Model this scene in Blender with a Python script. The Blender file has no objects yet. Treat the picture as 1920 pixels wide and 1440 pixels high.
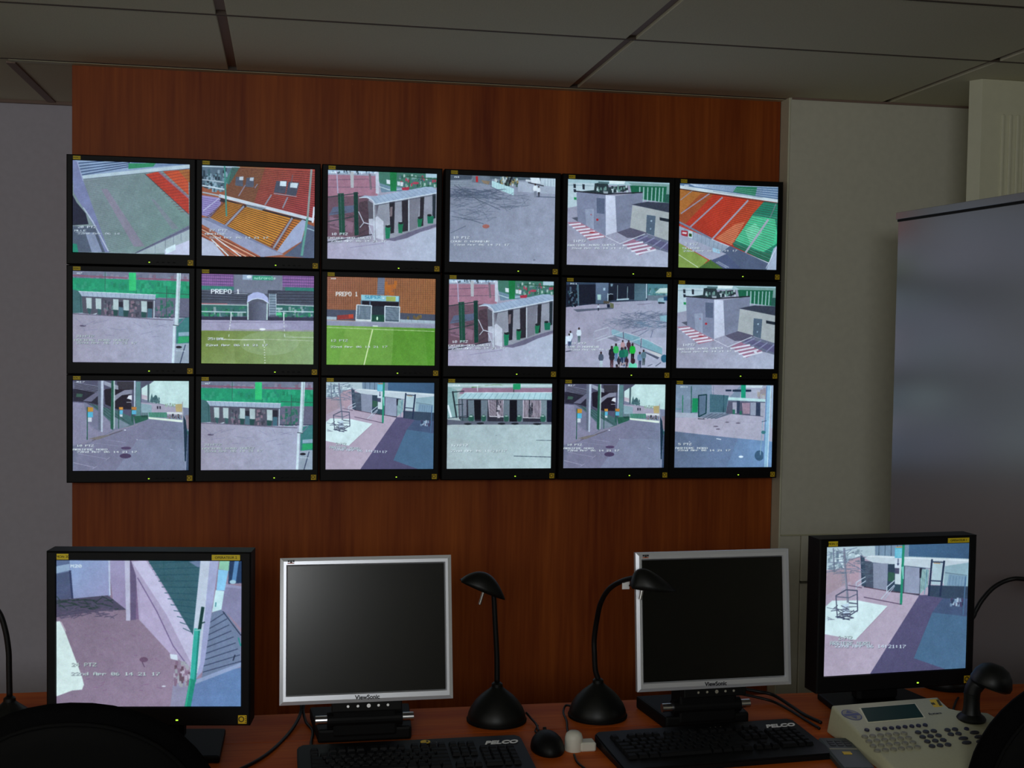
import bpy, bmesh, math, random
import numpy as np
from mathutils import Vector, Matrix

sc = bpy.context.scene
C = sc.collection
R = math.radians
random.seed(4)

# ------------------------------------------------------------------ camera
cam_d = bpy.data.cameras.new('camera'); cam = bpy.data.objects.new('camera', cam_d); C.objects.link(cam)
cam_d.sensor_width = 36.0; cam_d.lens = 2300 / 1920 * 36; cam_d.clip_start = .05
_yaw, _pitch, _roll = -.1823, -.0424, .0150
_fw = Vector((-math.sin(_yaw) * math.cos(_pitch), math.cos(_yaw) * math.cos(_pitch), math.sin(_pitch)))
_rt = Vector((math.cos(_yaw), math.sin(_yaw), 0)); _up = _rt.cross(_fw)
_r2 = _rt * math.cos(_roll) + _up * math.sin(_roll); _u2 = -_rt * math.sin(_roll) + _up * math.cos(_roll)
m = Matrix((_r2, _u2, -_fw)).transposed().to_4x4(); m.translation = Vector((-.5386, -4.2973, 1.6504))
cam.matrix_world = m
sc.camera = cam

# ------------------------------------------------------------------ world, light, exposure
w = bpy.data.worlds.new('world'); sc.world = w; w.use_nodes = True
bg = w.node_tree.nodes['Background']; bg.inputs[0].default_value = (.75, .88, 1, 1); bg.inputs[1].default_value = .2
sc.view_settings.view_transform = 'Standard'; sc.view_settings.look = 'None'
sc.view_settings.exposure = 0; sc.view_settings.gamma = 1; sc.view_settings.use_curve_mapping = False

def area(name, loc, target, sx, sy, energy, col):
    d = bpy.data.lights.new(name, 'AREA'); d.shape = 'RECTANGLE'; d.size = sx; d.size_y = sy; d.energy = energy; d.color = col
    o = bpy.data.objects.new(name, d); C.objects.link(o); o.location = loc
    o.rotation_euler = (Vector(target) - Vector(loc)).to_track_quat('-Z', 'Y').to_euler(); return o
# daylight through the window in the wall behind the camera, and through the one in the left wall
area('daylight_rear_window', (-1.2, -6.40, 2.13), (-1.0, 0, 1.2), 1.36, .48, 38, (.95, .98, 1.0))
area('daylight_side_window', (-3.14, -4.3, 1.7), (0, -3.6, 1.5), 1.5, 1.15, 9, (1.0, .97, .90))

# ------------------------------------------------------------------ helpers
def lin(h):
    v = [int(h[i:i + 2], 16) / 255 for i in (0, 2, 4)]
    return tuple(x / 12.92 if x <= .04045 else ((x + .055) / 1.055) ** 2.4 for x in v)
MATS = {}
def mat(name, col, rough=.5, metal=0.0, spec=.5, emit=None, es=1.0, noise=0, nscale=60, bump=0):
    if name in MATS: return MATS[name]
    mt = bpy.data.materials.new(name); mt.use_nodes = True; nt = mt.node_tree; b = nt.nodes['Principled BSDF']
    c = lin(col) if isinstance(col, str) else col
    b.inputs['Base Color'].default_value = (*c, 1); b.inputs['Roughness'].default_value = rough
    b.inputs['Metallic'].default_value = metal; b.inputs['Specular IOR Level'].default_value = spec
    if emit: b.inputs['Emission Color'].default_value = (*lin(emit), 1); b.inputs['Emission Strength'].default_value = es
    if noise or bump:
        tc = nt.nodes.new('ShaderNodeTexCoord'); n = nt.nodes.new('ShaderNodeTexNoise'); n.inputs['Scale'].default_value = nscale; n.inputs['Detail'].default_value = 4
        nt.links.new(tc.outputs['Object'], n.inputs['Vector'])
        if noise:
            r = nt.nodes.new('ShaderNodeValToRGB'); r.color_ramp.elements[0].position = .3; r.color_ramp.elements[1].position = .7
            r.color_ramp.elements[0].color = (*[x * (1 - noise) for x in c], 1); r.color_ramp.elements[1].color = (*[min(1, x * (1 + noise)) for x in c], 1)
            nt.links.new(n.outputs['Fac'], r.inputs['Fac']); nt.links.new(r.outputs['Color'], b.inputs['Base Color'])
        if bump:
            bp = nt.nodes.new('ShaderNodeBump'); bp.inputs['Strength'].default_value = bump; bp.inputs['Distance'].default_value = .002
            nt.links.new(n.outputs['Fac'], bp.inputs['Height']); nt.links.new(bp.outputs['Normal'], b.inputs['Normal'])
    MATS[name] = mt; return mt

def wood(name, c1, c2, vec_scale, rough=.42, spec=.4):
    mt = bpy.data.materials.new(name); mt.use_nodes = True; nt = mt.node_tree; b = nt.nodes['Principled BSDF']
    tc = nt.nodes.new('ShaderNodeTexCoord'); mp = nt.nodes.new('ShaderNodeMapping'); mp.inputs['Scale'].default_value = vec_scale
    n1 = nt.nodes.new('ShaderNodeTexNoise'); n1.inputs['Scale'].default_value = 1.0; n1.inputs['Detail'].default_value = 3; n1.inputs['Distortion'].default_value = .4
    mp2 = nt.nodes.new('ShaderNodeMapping'); mp2.inputs['Scale'].default_value = tuple(v * 9 for v in vec_scale)
    n2 = nt.nodes.new('ShaderNodeTexNoise'); n2.inputs['Scale'].default_value = 1.0; n2.inputs['Detail'].default_value = 5
    mx = nt.nodes.new('ShaderNodeMix'); mx.data_type = 'FLOAT'; mx.inputs[0].default_value = .4
    r = nt.nodes.new('ShaderNodeValToRGB'); r.color_ramp.elements[0].position = .33; r.color_ramp.elements[1].position = .68
    r.color_ramp.elements[0].color = (*lin(c1), 1); r.color_ramp.elements[1].color = (*lin(c2), 1)
    L = nt.links.new
    L(tc.outputs['Object'], mp.inputs[0]); L(tc.outputs['Object'], mp2.inputs[0]); L(mp.outputs[0], n1.inputs['Vector']); L(mp2.outputs[0], n2.inputs['Vector'])
    L(n1.outputs['Fac'], mx.inputs[2]); L(n2.outputs['Fac'], mx.inputs[3]); L(mx.outputs[0], r.inputs['Fac']); L(r.outputs['Color'], b.inputs['Base Color'])
    b.inputs['Roughness'].default_value = rough; b.inputs['Specular IOR Level'].default_value = spec
    MATS[name] = mt; return mt

def obj(name, bm, m, parent=None, loc=None, smooth=False, kind=None):
    if isinstance(bm, bmesh.types.BMesh):
        me = bpy.data.meshes.new(name); bmesh.ops.recalc_face_normals(bm, faces=bm.faces[:]); bm.to_mesh(me); bm.free()
        if smooth:
            for p in me.polygons: p.use_smooth = True
            if smooth != 'all':
                try: me.set_sharp_from_angle(angle=R(35))
                except Exception: pass
    else: me = bm
    if m is not None and len(me.materials) == 0: me.materials.append(MATS[m] if isinstance(m, str) else m)
    o = bpy.data.objects.new(name, me); C.objects.link(o)
    if parent: o.parent = parent
    if loc: o.location = loc
    if kind: o['kind'] = kind
    return o
def thing(name, label, cat, loc=(0, 0, 0), rz=0, group=None):
    o = bpy.data.objects.new(name, None); C.objects.link(o); o.location = loc; o.rotation_euler = (0, 0, rz)
    o.empty_display_size = .05; o['label'] = label; o['category'] = cat
    if group: o['group'] = group
    return o
def tag(o, label, cat, group=None):
    o['label'] = label; o['category'] = cat
    if group: o['group'] = group
    return o
def bx(x0, x1, y0, y1, z0, z1, bev=0, bm=None, seg=1):
    new = bm is None; b2 = bmesh.new()
    bmesh.ops.create_cube(b2, size=1)
    for v in b2.verts: v.co = Vector((x0 + (v.co.x + .5) * (x1 - x0), y0 + (v.co.y + .5) * (y1 - y0), z0 + (v.co.z + .5) * (z1 - z0)))
    if bev: bmesh.ops.bevel(b2, geom=b2.edges[:], offset=bev, segments=seg, affect='EDGES', profile=.6)
    if new: return b2
    return join(bm, b2)
def join(a, b):
    me = bpy.data.meshes.new('tmp'); b.to_mesh(me); b.free(); a.from_mesh(me); bpy.data.meshes.remove(me); return a
def prism(pts, z0, z1, bev=0):      # polygon in xy, extruded in z
    b = bmesh.new(); lo = [b.verts.new((x, y, z0)) for x, y in pts]; hi = [b.verts.new((x, y, z1)) for x, y in pts]; n = len(pts)
    b.faces.new(lo[::-1]); b.faces.new(hi)
    for i in range(n): b.faces.new((lo[i], lo[(i + 1) % n], hi[(i + 1) % n], hi[i]))
    if bev: bmesh.ops.bevel(b, geom=b.edges[:], offset=bev, segments=2, affect='EDGES', profile=.6)
    return b
def lathe(prof, n=40, cx=0, cy=0, cz=0):
    b = bmesh.new(); rings = []
    for r, z in prof:
        if r < 1e-5: rings.append([b.verts.new((cx, cy, cz + z))])
        else: rings.append([b.verts.new((cx + r * math.cos(2 * math.pi * k / n), cy + r * math.sin(2 * math.pi * k / n), cz + z)) for k in range(n)])
    for a, c in zip(rings, rings[1:]):
        for k in range(n):
            k2 = (k + 1) % n
            if len(a) == 1 and len(c) == 1: continue
            if len(a) == 1: b.faces.new((a[0], c[k2], c[k]))
            elif len(c) == 1: b.faces.new((a[k], a[k2], c[0]))
            else: b.faces.new((a[k], a[k2], c[k2], c[k]))
    return b
def spline(pts, n=8):
    P = [Vector(p) for p in pts]; P = [2 * P[0] - P[1]] + P + [2 * P[-1] - P[-2]]; out = []
    for i in range(1, len(P) - 2):
        for k in range(n):
            t = k / n; a, b_, c, d = P[i - 1:i + 3]
            out.append(.5 * ((2 * b_) + (-a + c) * t + (2 * a - 5 * b_ + 4 * c - d) * t * t + (-a + 3 * b_ - 3 * c + d) * t ** 3))
    out.append(P[-2]); return out
def tube(pts, r, n=10, smooth_n=8, r2=None):
    p = spline(pts, smooth_n) if smooth_n else [Vector(q) for q in pts]
    b = bmesh.new(); rings = []; prev = None
    for i, q in enumerate(p):
        t = (p[min(i + 1, len(p) - 1)] - p[max(i - 1, 0)]).normalized()
        if prev is None:
            prev = t.orthogonal().normalized()
        u = (prev - t * prev.dot(t)).normalized(); prev = u; v = t.cross(u)
        rr = r if r2 is None else r + (r2 - r) * i / (len(p) - 1)
        rings.append([b.verts.new(q + (u * math.cos(2 * math.pi * k / n) + v * math.sin(2 * math.pi * k / n)) * rr) for k in range(n)])
    for a, c in zip(rings, rings[1:]):
        for k in range(n): b.faces.new((a[k], a[(k + 1) % n], c[(k + 1) % n], c[k]))
    b.faces.new(rings[0][::-1]); b.faces.new(rings[-1]); return b
def cyl(p0, p1, r, n=16): return tube([p0, p1], r, n, 0)
def lettering(s, size, ext=.0003, shear=0.0, bold=0.0):
    cu = bpy.data.curves.new('t', 'FONT'); cu.body = s; cu.size = size; cu.extrude = ext; cu.shear = shear; cu.offset = bold; cu.align_x = 'CENTER'; cu.align_y = 'CENTER'; cu.resolution_u = 3
    o = bpy.data.objects.new('t', cu); C.objects.link(o); bpy.context.view_layer.update()
    me = bpy.data.meshes.new_from_object(o.evaluated_get(bpy.context.evaluated_depsgraph_get())); bpy.data.objects.remove(o); bpy.data.curves.remove(cu)
    return me
def upright(me, x, y, z, tilt=0):   # lettering laid out in XY -> standing, facing -Y
    me.transform(Matrix.Translation((x, y, z)) @ Matrix.Rotation(R(90) - tilt, 4, 'X')); return me

# ------------------------------------------------------------------ materials
wood('pear_veneer', '7e300a', 'b85e20', (7.5, 7.5, .35), .5, .25)
wood('desk_veneer', 'ae4612', 'd86e24', (.8, 16, 16), .55, .12)
mat('white_wall', 'dcd9c8', .85, noise=.03, nscale=40, bump=.15)
mat('cream_board', 'e4e2c8', .6, noise=.02, nscale=30)
mat('grey_wall', 'd0ccd8', .85, noise=.03, nscale=40, bump=.15)
mat('ceiling_board', 'dcd6bc', .9, noise=.06, nscale=220, bump=.3)
mat('grid_metal', '8c7468', .6)
mat('grid_shadow', '54463c', .7)
mat('trim_metal', 'c8c4a4', .45, spec=.4)
mat('carpet', '5c5e62', .95, noise=.15, nscale=180)
mat('black_plastic', '08080a', .5, spec=.22)
mat('matt_black', '050506', .6, spec=.2)
mat('lamp_black', '090b0a', .45, spec=.35, noise=.1, nscale=90)
mat('rubber_black', '08080a', .5, spec=.35)
mat('key_black', '0a0a0d', .6, spec=.2)
mat('silver_plastic', 'e4e7f0', .34, metal=.6, spec=.5)
mat('chrome', 'f4f4f8', .25, metal=1.0)
mat('dark_glass', '020304', .21, spec=.5)
mat('yellow_label', 'ecd020', .55)
mat('yellow_badge', 'f0c81c', .55)
mat('label_ink', '4c4208', .6)
mat('logo_white', 'f4f4f4', .5)
mat('logo_dark', '202028', .5)
mat('beige_plastic', 'c6c4a4', .5, spec=.4, noise=.03, nscale=200)
mat('key_grey', '8a8878', .5)
mat('key_dark', '34343c', .5)
mat('key_blue', '262640', .5)
mat('lcd_green', '10382c', .6, spec=.2)
mat('logo_blue', '34407c', .5)
mat('cabinet_metal', 'a6a6aa', .24, metal=.3, spec=.7)
mat('gap_dark', '06060a', .8)
mat('chair_fabric', '060607', .9, spec=.08, noise=.25, nscale=400, bump=.3)
mat('chair_shell', '0a0a0a', .8, spec=.12)
mat('led_green', '102010', .5, emit='b8f03c', es=1.3)
mat('white_plastic', 'd4d2c6', .5)
mat('grey_device', '3c4444', .5)
mat('window_frame', 'd8d8d4', .5)
mat('orange_mark', 'c05a28', .5)

def image_material(name, arr):
    h, wd = arr.shape[:2]
    im = bpy.data.images.new(name, wd, h); px = np.ones((h, wd, 4), np.float32); px[:, :, :3] = arr[::-1]; im.pixels.foreach_set(px.ravel()); im.update(); im.pack()
    mt = bpy.data.materials.new(name); mt.use_nodes = True; nt = mt.node_tree; b = nt.nodes['Principled BSDF']
    t = nt.nodes.new('ShaderNodeTexImage'); t.image = im; t.extension = 'EXTEND'
    b.inputs['Base Color'].default_value = (.004, .004, .005, 1); b.inputs['Roughness'].default_value = .4; b.inputs['Specular IOR Level'].default_value = .2
    nt.links.new(t.outputs['Color'], b.inputs['Emission Color']); b.inputs['Emission Strength'].default_value = 1.0
    MATS[name] = mt; return mt
# ------------------------------------------------------------------ pictures shown on the lit screens
FONT5 = {'A':'0E11111F111111','B':'1E11111E11111E','C':'0E11101010110E','D':'1E11111111111E','E':'1F10101E10101F','F':'1F10101E101010',
'G':'0E11101711110F','H':'1111111F111111','I':'0E04040404040E','L':'1010101010101F','M':'111B1515111111','N':'11191513111111','O':'0E11111111110E',
'P':'1E11111E101010','R':'1E11111E141211','S':'0F10100E01011E','T':'1F040404040404','U':'1111111111110E','V':'11111111110A04','X':'11110A040A1111',
'Y':'11110A04040404','Z':'1F01020408101F','0':'0E11131519110E','1':'040C040404040E','2':'0E11010204081F','3':'1F02040201110E','4':'02060A121F0202',
'5':'1F101E0101110E','6':'0608101E11110E','7':'1F010204080808','8':'0E11110E11110E','9':'0E11110F01020C','n':'00001619111111','d':'01010D1311110F',
'p':'00001E111E1010','r':'00001619101010','e':'00000E111F100E','t':'08081C0808090E','o':'00000E1111110E','l':'0C04040404040E','m':'00001A15151111',
':':'000C0C000C0C00','-':'0000001F000000',' ':'00000000000000'}

def _hex(c):
    v = [int(c[i:i + 2], 16) / 255 for i in range(0, len(c), 2)]
    return np.array(v[:3]), (v[3] if len(v) > 3 else 1.0)

class Painter:
    def __init__(self, W, H, quad, seed=1):
        self.w, self.h = W * 2, H * 2
        self.a = np.zeros((self.h, self.w, 3))
        self.rng = np.random.RandomState(seed)
        q = np.array(quad, float).reshape(4, 2)
        d = np.array([(0, 0), (self.w, 0), (self.w, self.h), (0, self.h)], float)
        A = []; b = []
        for (x, y), (u, v) in zip(q, d):
            A.append([x, y, 1, 0, 0, 0, -u * x, -u * y]); b.append(u)
            A.append([0, 0, 0, x, y, 1, -v * x, -v * y]); b.append(v)
        self.M = np.append(np.linalg.solve(np.array(A), np.array(b)), 1).reshape(3, 3)
        self.s = self.w / (abs(q[1, 0] - q[0, 0]))
    def tr(self, p):
        p = np.asarray(p, float).reshape(-1, 2)
        h = np.c_[p, np.ones(len(p))] @ self.M.T
        return h[:, :2] / h[:, 2:]
    def fill(self, p, col, alpha=1.0, col2=None):
        x0, y0 = np.floor(p.min(0)).astype(int); x1, y1 = np.ceil(p.max(0)).astype(int) + 1
        x0, y0 = max(x0, 0), max(y0, 0); x1, y1 = min(x1, self.w), min(y1, self.h)
        if x0 >= x1 or y0 >= y1: return
        X, Y = np.meshgrid(np.arange(x0, x1) + .5, np.arange(y0, y1) + .5)
        m = np.zeros(X.shape, bool); n = len(p)
        for i in range(n):
            xa, ya = p[i]; xb, yb = p[(i + 1) % n]
            if ya == yb: continue
            c = ((ya > Y) != (yb > Y)) & (X < (xb - xa) * (Y - ya) / (yb - ya) + xa)
            m ^= c
        sub = self.a[y0:y1, x0:x1]
        if col2 is None:
            sub[m] = sub[m] * (1 - alpha) + col * alpha
        else:
            g = p[2] - p[0]; t = np.clip(((X - p[0, 0]) * g[0] + (Y - p[0, 1]) * g[1]) / (g @ g), 0, 1)[m][:, None]
            sub[m] = sub[m] * (1 - alpha) + (col * (1 - t) + col2 * t) * alpha
    def line(self, p, w, col, alpha=1.0):
        w = w * self.s / 2
        for i in range(len(p) - 1):
            d = p[i + 1] - p[i]; L = np.hypot(*d) + 1e-6; n = np.array([-d[1], d[0]]) / L * w; e = d / L * w * .3
            self.fill(np.array([p[i] + n - e, p[i + 1] + n + e, p[i + 1] - n + e, p[i] - n - e]), col, alpha)
    def text(self, s, x, y, pitch, hgt, col, alpha=1.0):
        cw = pitch / 6; ch = hgt / 7
        for k, c in enumerate(s):
            g = FONT5.get(c) or FONT5.get(c.upper(), FONT5[' '])
            for r in range(7):
                bits = int(g[2 * r:2 * r + 2], 16)
                for b in range(5):
                    if bits >> (4 - b) & 1:
                        xa = x + k * pitch + b * cw; ya = y + r * ch
                        self.fill(self.tr([(xa, ya), (xa + cw * 1.45, ya), (xa + cw * 1.45, ya + ch * 1.15), (xa, ya + ch * 1.15)]), col, alpha)
    def run(self, script):
        for ln in script.strip().split('\n'):
            for cmd in ln.split(';'):
                t = cmd.split()
                if not t: continue
                k = t[0]
                if k == 'P':
                    c, al = _hex(t[1]); self.fill(self.tr([float(v) for v in t[2:]]), c, al)
                elif k == 'G':
                    c, al = _hex(t[1]); c2, _ = _hex(t[2]); self.fill(self.tr([float(v) for v in t[3:]]), c, al, c2)
                elif k == 'L':
                    c, al = _hex(t[1]); self.line(self.tr([float(v) for v in t[3:]]), float(t[2]), c, al)
                elif k == 'S':
                    c, al = _hex(t[1]); n = int(t[3]); q = np.array([float(v) for v in t[4:]]).reshape(4, 2)
                    for i in range(n):
                        f = (i + .5) / n
                        self.line(self.tr([q[0] * (1 - f) + q[3] * f, q[1] * (1 - f) + q[2] * f]), float(t[2]), c, al)
                elif k == 'E':
                    c, al = _hex(t[1]); cx, cy, rx, ry = map(float, t[2:6]); a = np.linspace(0, 6.2832, 20)[:-1]
                    self.fill(self.tr(np.c_[cx + rx * np.cos(a), cy + ry * np.sin(a)]), c, al)
                elif k == 'X':      # twigs and their shadows: loose strokes in a rectangle
                    c, al = _hex(t[1]); w, n, x0, y0, x1, y1, ln_ = map(float, t[2:9])
                    for i in range(int(n)):
                        x = self.rng.uniform(x0, x1); y = self.rng.uniform(y0, y1); a = self.rng.normal(0, .5); l = self.rng.uniform(.3, 1) * ln_
                        self.line(self.tr([(x - l * np.cos(a), y - l * .6 * np.sin(a)), (x + l * np.cos(a), y + l * .6 * np.sin(a))]), w, c, al)
                elif k == 'D':      # small dabs of several colours
                    n, x0, y0, x1, y1, sz = map(float, t[1:7])
                    for i in range(int(n)):
                        c, al = _hex(t[7 + self.rng.randint(len(t) - 7)]); x = self.rng.uniform(x0, x1); y = self.rng.uniform(y0, y1)
                        self.fill(self.tr([(x, y), (x + sz, y), (x + sz, y + sz * 1.6), (x, y + sz * 1.6)]), c, al)
                elif k == 'H':      # a small standing figure: x, top y, height, top colour, leg colour
                    x, y, h = map(float, t[1:4]); c1, _ = _hex(t[4]); c2, _ = _hex(t[5]); w = h * .135
                    f = lambda pts, c: self.fill(self.tr(pts), c)
                    f([(x - w * .55, y + h * .5), (x + w * .75, y + h * .5), (x + w * .5, y + h), (x + w * .1, y + h), (x, y + h * .62), (x - w * .2, y + h), (x - w * .6, y + h)], c2)
                    f([(x - w, y + h * .22), (x - w * .4, y + h * .15), (x + w * .4, y + h * .15), (x + w, y + h * .22), (x + w * 1.2, y + h * .42), (x + w * .8, y + h * .56), (x - w * .8, y + h * .56), (x - w * 1.2, y + h * .42)], c1)
                    a = np.linspace(0, 6.2832, 12)[:-1]; f(np.c_[x + w * .45 * np.cos(a), y + h * .09 + h * .085 * np.sin(a)], np.array([.22, .17, .18]))
                elif k in 'TO':     # lettering (O: light with a dark edge); _ stands for a blank
                    c, al = _hex(t[1]); p, h, x, y = map(float, t[2:6]); s = t[6].replace('_', ' ')
                    if k == 'O': self.text(s, x + p * .1, y + h * .12, p, h, np.array([.22, .24, .30]), .7)
                    self.text(s, x, y, p, h, c, al)
                elif k == 'N':
                    amp = float(t[1]) / 255
                    for f, g in ((1, 1.), (2, 1.), (4, .7)):
                        n = self.rng.normal(0, amp * g, (self.h // f + 1, self.w // f + 1, 3)); n = n * .5 + n.mean(2, keepdims=True)
                        self.a += np.repeat(np.repeat(n, f, 0), f, 1)[:self.h, :self.w]
                    for f, g in ((14, 1.3), (44, 1.6)):     # slow mottling, like video compression
                        n = self.rng.normal(0, amp * g, (self.h // f + 2, self.w // f + 2))
                        ry = np.arange(self.h) / f; rx = np.arange(self.w) / f
                        n = np.array([np.interp(rx, np.arange(n.shape[1]), r) for r in n])
                        iy = ry.astype(int); fy = (ry - iy)[:, None]; n = n[iy] * (1 - fy) + n[iy + 1] * fy
                        self.a = self.a * (1 + n[:, :, None] * .75)
    def result(self):
        a = self.a.reshape(self.h // 2, 2, self.w // 2, 2, 3).mean((1, 3))
        for ax in (0, 1):       # the softness of composite video
            e = np.concatenate([a.take([0], ax), a, a.take([-1], ax)], ax); n = a.shape[ax]
            a = .2 * e.take(range(n), ax) + .6 * a + .2 * e.take(range(2, n + 2), ax)
        g = a.mean(2, keepdims=True); a = (g + (a - g) * .92) * np.array([.925, .985, 1.015])
        return np.clip(a, 0, 1)

PIX = {}
PIX['stand_empty'] = ((78,92, 925,113, 913,778, 68,765), '''
P 7d8c8f 60 80 930 80 930 790 60 790
G 808a92 74918c 135 225 600 180 915 500 915 590 540 765 330 765
S 56666caa 2 40 140 245 610 190 915 600 330 765
P 8c7f95cc 280 300 325 300 590 720 510 720 ; P 84809299 640 370 662 370 840 585 790 590
P c23a2c 600 190 700 165 915 350 915 478 870 440 ; P cf5030 730 165 915 148 915 340 ; P a86434 840 155 925 148 925 250
S 70282cbb 3 15 610 195 930 130 990 470 860 470 ; L 8f6a80 12 700 168 915 358 ; L 3c4450 4 598 185 915 480
P 8fa2c2 60 80 930 80 930 140 115 228 ; S 384c70 7 5 95 105 490 70 490 140 120 215 ; S 54709a 4 4 500 100 900 90 900 110 500 150
P 2f8a60 480 110 680 105 660 132 480 150 ; P bccbd6 110 208 925 112 925 138 118 232 ; L 5a6678 3 130 232 925 142
P 7a7fa8 70 85 108 100 150 235 330 765 300 765 240 600 165 470 80 330 ; P 22253a 70 340 100 400 165 480 185 560 60 570
L b4bccf 9 150 440 215 540 325 755 ; L 9aa2c4 8 110 100 150 240
P 525c70 60 575 230 575 300 765 60 765 ; P 8a93b0 160 620 225 620 280 765 205 765 ; P 1f8a70 60 702 98 706 108 765 60 765 ; L 8a94a8 3 90 620 200 622 250 765
P 70708c 520 765 915 560 915 590 560 765 ; P a6b2b8 920 588 920 680 740 765 520 775 ; P cccae4 920 668 920 790 735 790 735 742 ; P e0f0f8 738 735 812 700 815 742 745 772
L 566074 2 665 705 665 765 ; L 566074 2 740 670 740 740 ; L 566074 2 800 635 800 705 ; L 566074 2 855 608 855 680 ; L 3c4458 3 520 768 915 575
O dfe4ec 23 16 105 572 28_PTZ ; O d0d8e0 22 14 82 600 MLLE ; O d0d8e0 22 14 105 620 22nd_Apr_06_14
N 5''')
PIX['stand_orange'] = ((1017,117, 1845,137, 1838,795, 1005,778), '''
P a05840 1000 100 1860 100 1860 800 1000 800
P 8f5a3c 1230 110 1520 120 1440 400 1180 340 ; G a8503c b03c44 1480 120 1860 120 1860 520 1390 400
P 55697a 1000 100 1290 100 1200 240 1170 310 1000 270 ; D 60 1010 130 1190 290 16 2a3a48 8aa0b0 40606c 6a8a98
L c0ccd6 8 1017 125 1290 130 ; L aeb9c4 9 1017 222 1175 240 ; L c4ced8 11 1017 265 1175 292 ; P 3f7a70 1235 130 1290 130 1210 260 1185 230
S 3f2028cc 4 22 1235 130 1860 150 1860 520 1180 345 ; L 8a8098 7 1330 260 1280 340 ; L 8a8098 7 1420 250 1400 280
P 54586a 1262 200 1312 195 1315 270 1255 262 ; P c8ced8 1288 198 1318 196 1316 224 1286 222 ; P 54586a 1340 205 1395 200 1392 275 1330 270 ; P b8c0cc 1366 203 1394 202 1390 228 1362 226
P 4a4d5e 1560 225 1640 225 1625 318 1540 312 ; P d0dce6 1588 226 1634 228 1632 264 1584 262 ; P 4a4d5e 1650 230 1730 236 1705 332 1630 325 ; P d0dce6 1665 236 1722 240 1712 276 1660 272 ; L a8a8b8 5 1540 318 1710 338
L 8a8c9c 10 1522 328 1475 402 ; L 8a8c9c 10 1642 345 1605 425 ; L 5c6070 5 1680 180 1670 240
P 9a8ac0 1000 335 1150 355 1150 400 1070 500 1000 480 ; S 6a5a98 4 9 1000 345 1150 370 1090 500 1000 480 ; L c0c0dc 6 1140 355 1020 450
P 3a2c34 1150 360 1340 410 1830 520 1745 520 1300 420 1140 380
P d88430 1190 378 1312 402 1170 552 1072 502 ; P dc8a30 1332 418 1665 495 1510 712 1195 566 ; P d07430 1690 500 1748 512 1600 748 1556 740
S 4a3220 5 16 1190 372 1760 512 1580 770 1030 505
L 8f93a8 14 1318 415 1182 558 ; L 8f93a8 14 1675 498 1535 722
L ccd2de 24 1140 338 1835 510 ; L a8b4c0 10 1017 315 1150 340 ; P 8a929e 1330 398 1485 425 1450 444 1340 418 ; L 2c2c38 4 1140 356 1830 528
P a4aaca 1750 508 1782 520 1745 670 1600 762 1560 745 1680 580 ; P 56607a 1790 540 1842 560 1842 800 1610 780 1740 680 ; L dce0ec 14 1840 415 1828 530 ; L 9ab0c0 8 1780 570 1838 590
P 9a9cba 1000 500 1060 505 1180 562 1610 770 1440 790 1000 545 ; P 7c80a0 1000 500 1560 750 1560 742 1070 500
P b45c40 1000 555 1440 785 1300 800 1000 640 ; S e4c8b0 5 3 1000 570 1440 790 1240 790 1000 660 ; S 5a2c28 4 4 1000 560 1440 785 1240 790 1000 640 ; L dce4ec 9 1078 660 1200 780 ; L e4e8f0 7 1110 650 1300 790 ; P b8bad0 1000 640 1090 680 1190 800 1000 800
L 3f8a80 11 1180 115 1190 488 ; L 8f9896 15 1820 140 1790 500 ; L 5f9c90 17 1788 500 1746 775
O e4e8f0 23 16 1060 585 27_PTZ ; O dfe4ec 22 14 1030 612 ARRIERE ; O dfe4ec 22 14 1060 638 22nd_Apr_06_14_21_17
N 5''')
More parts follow.
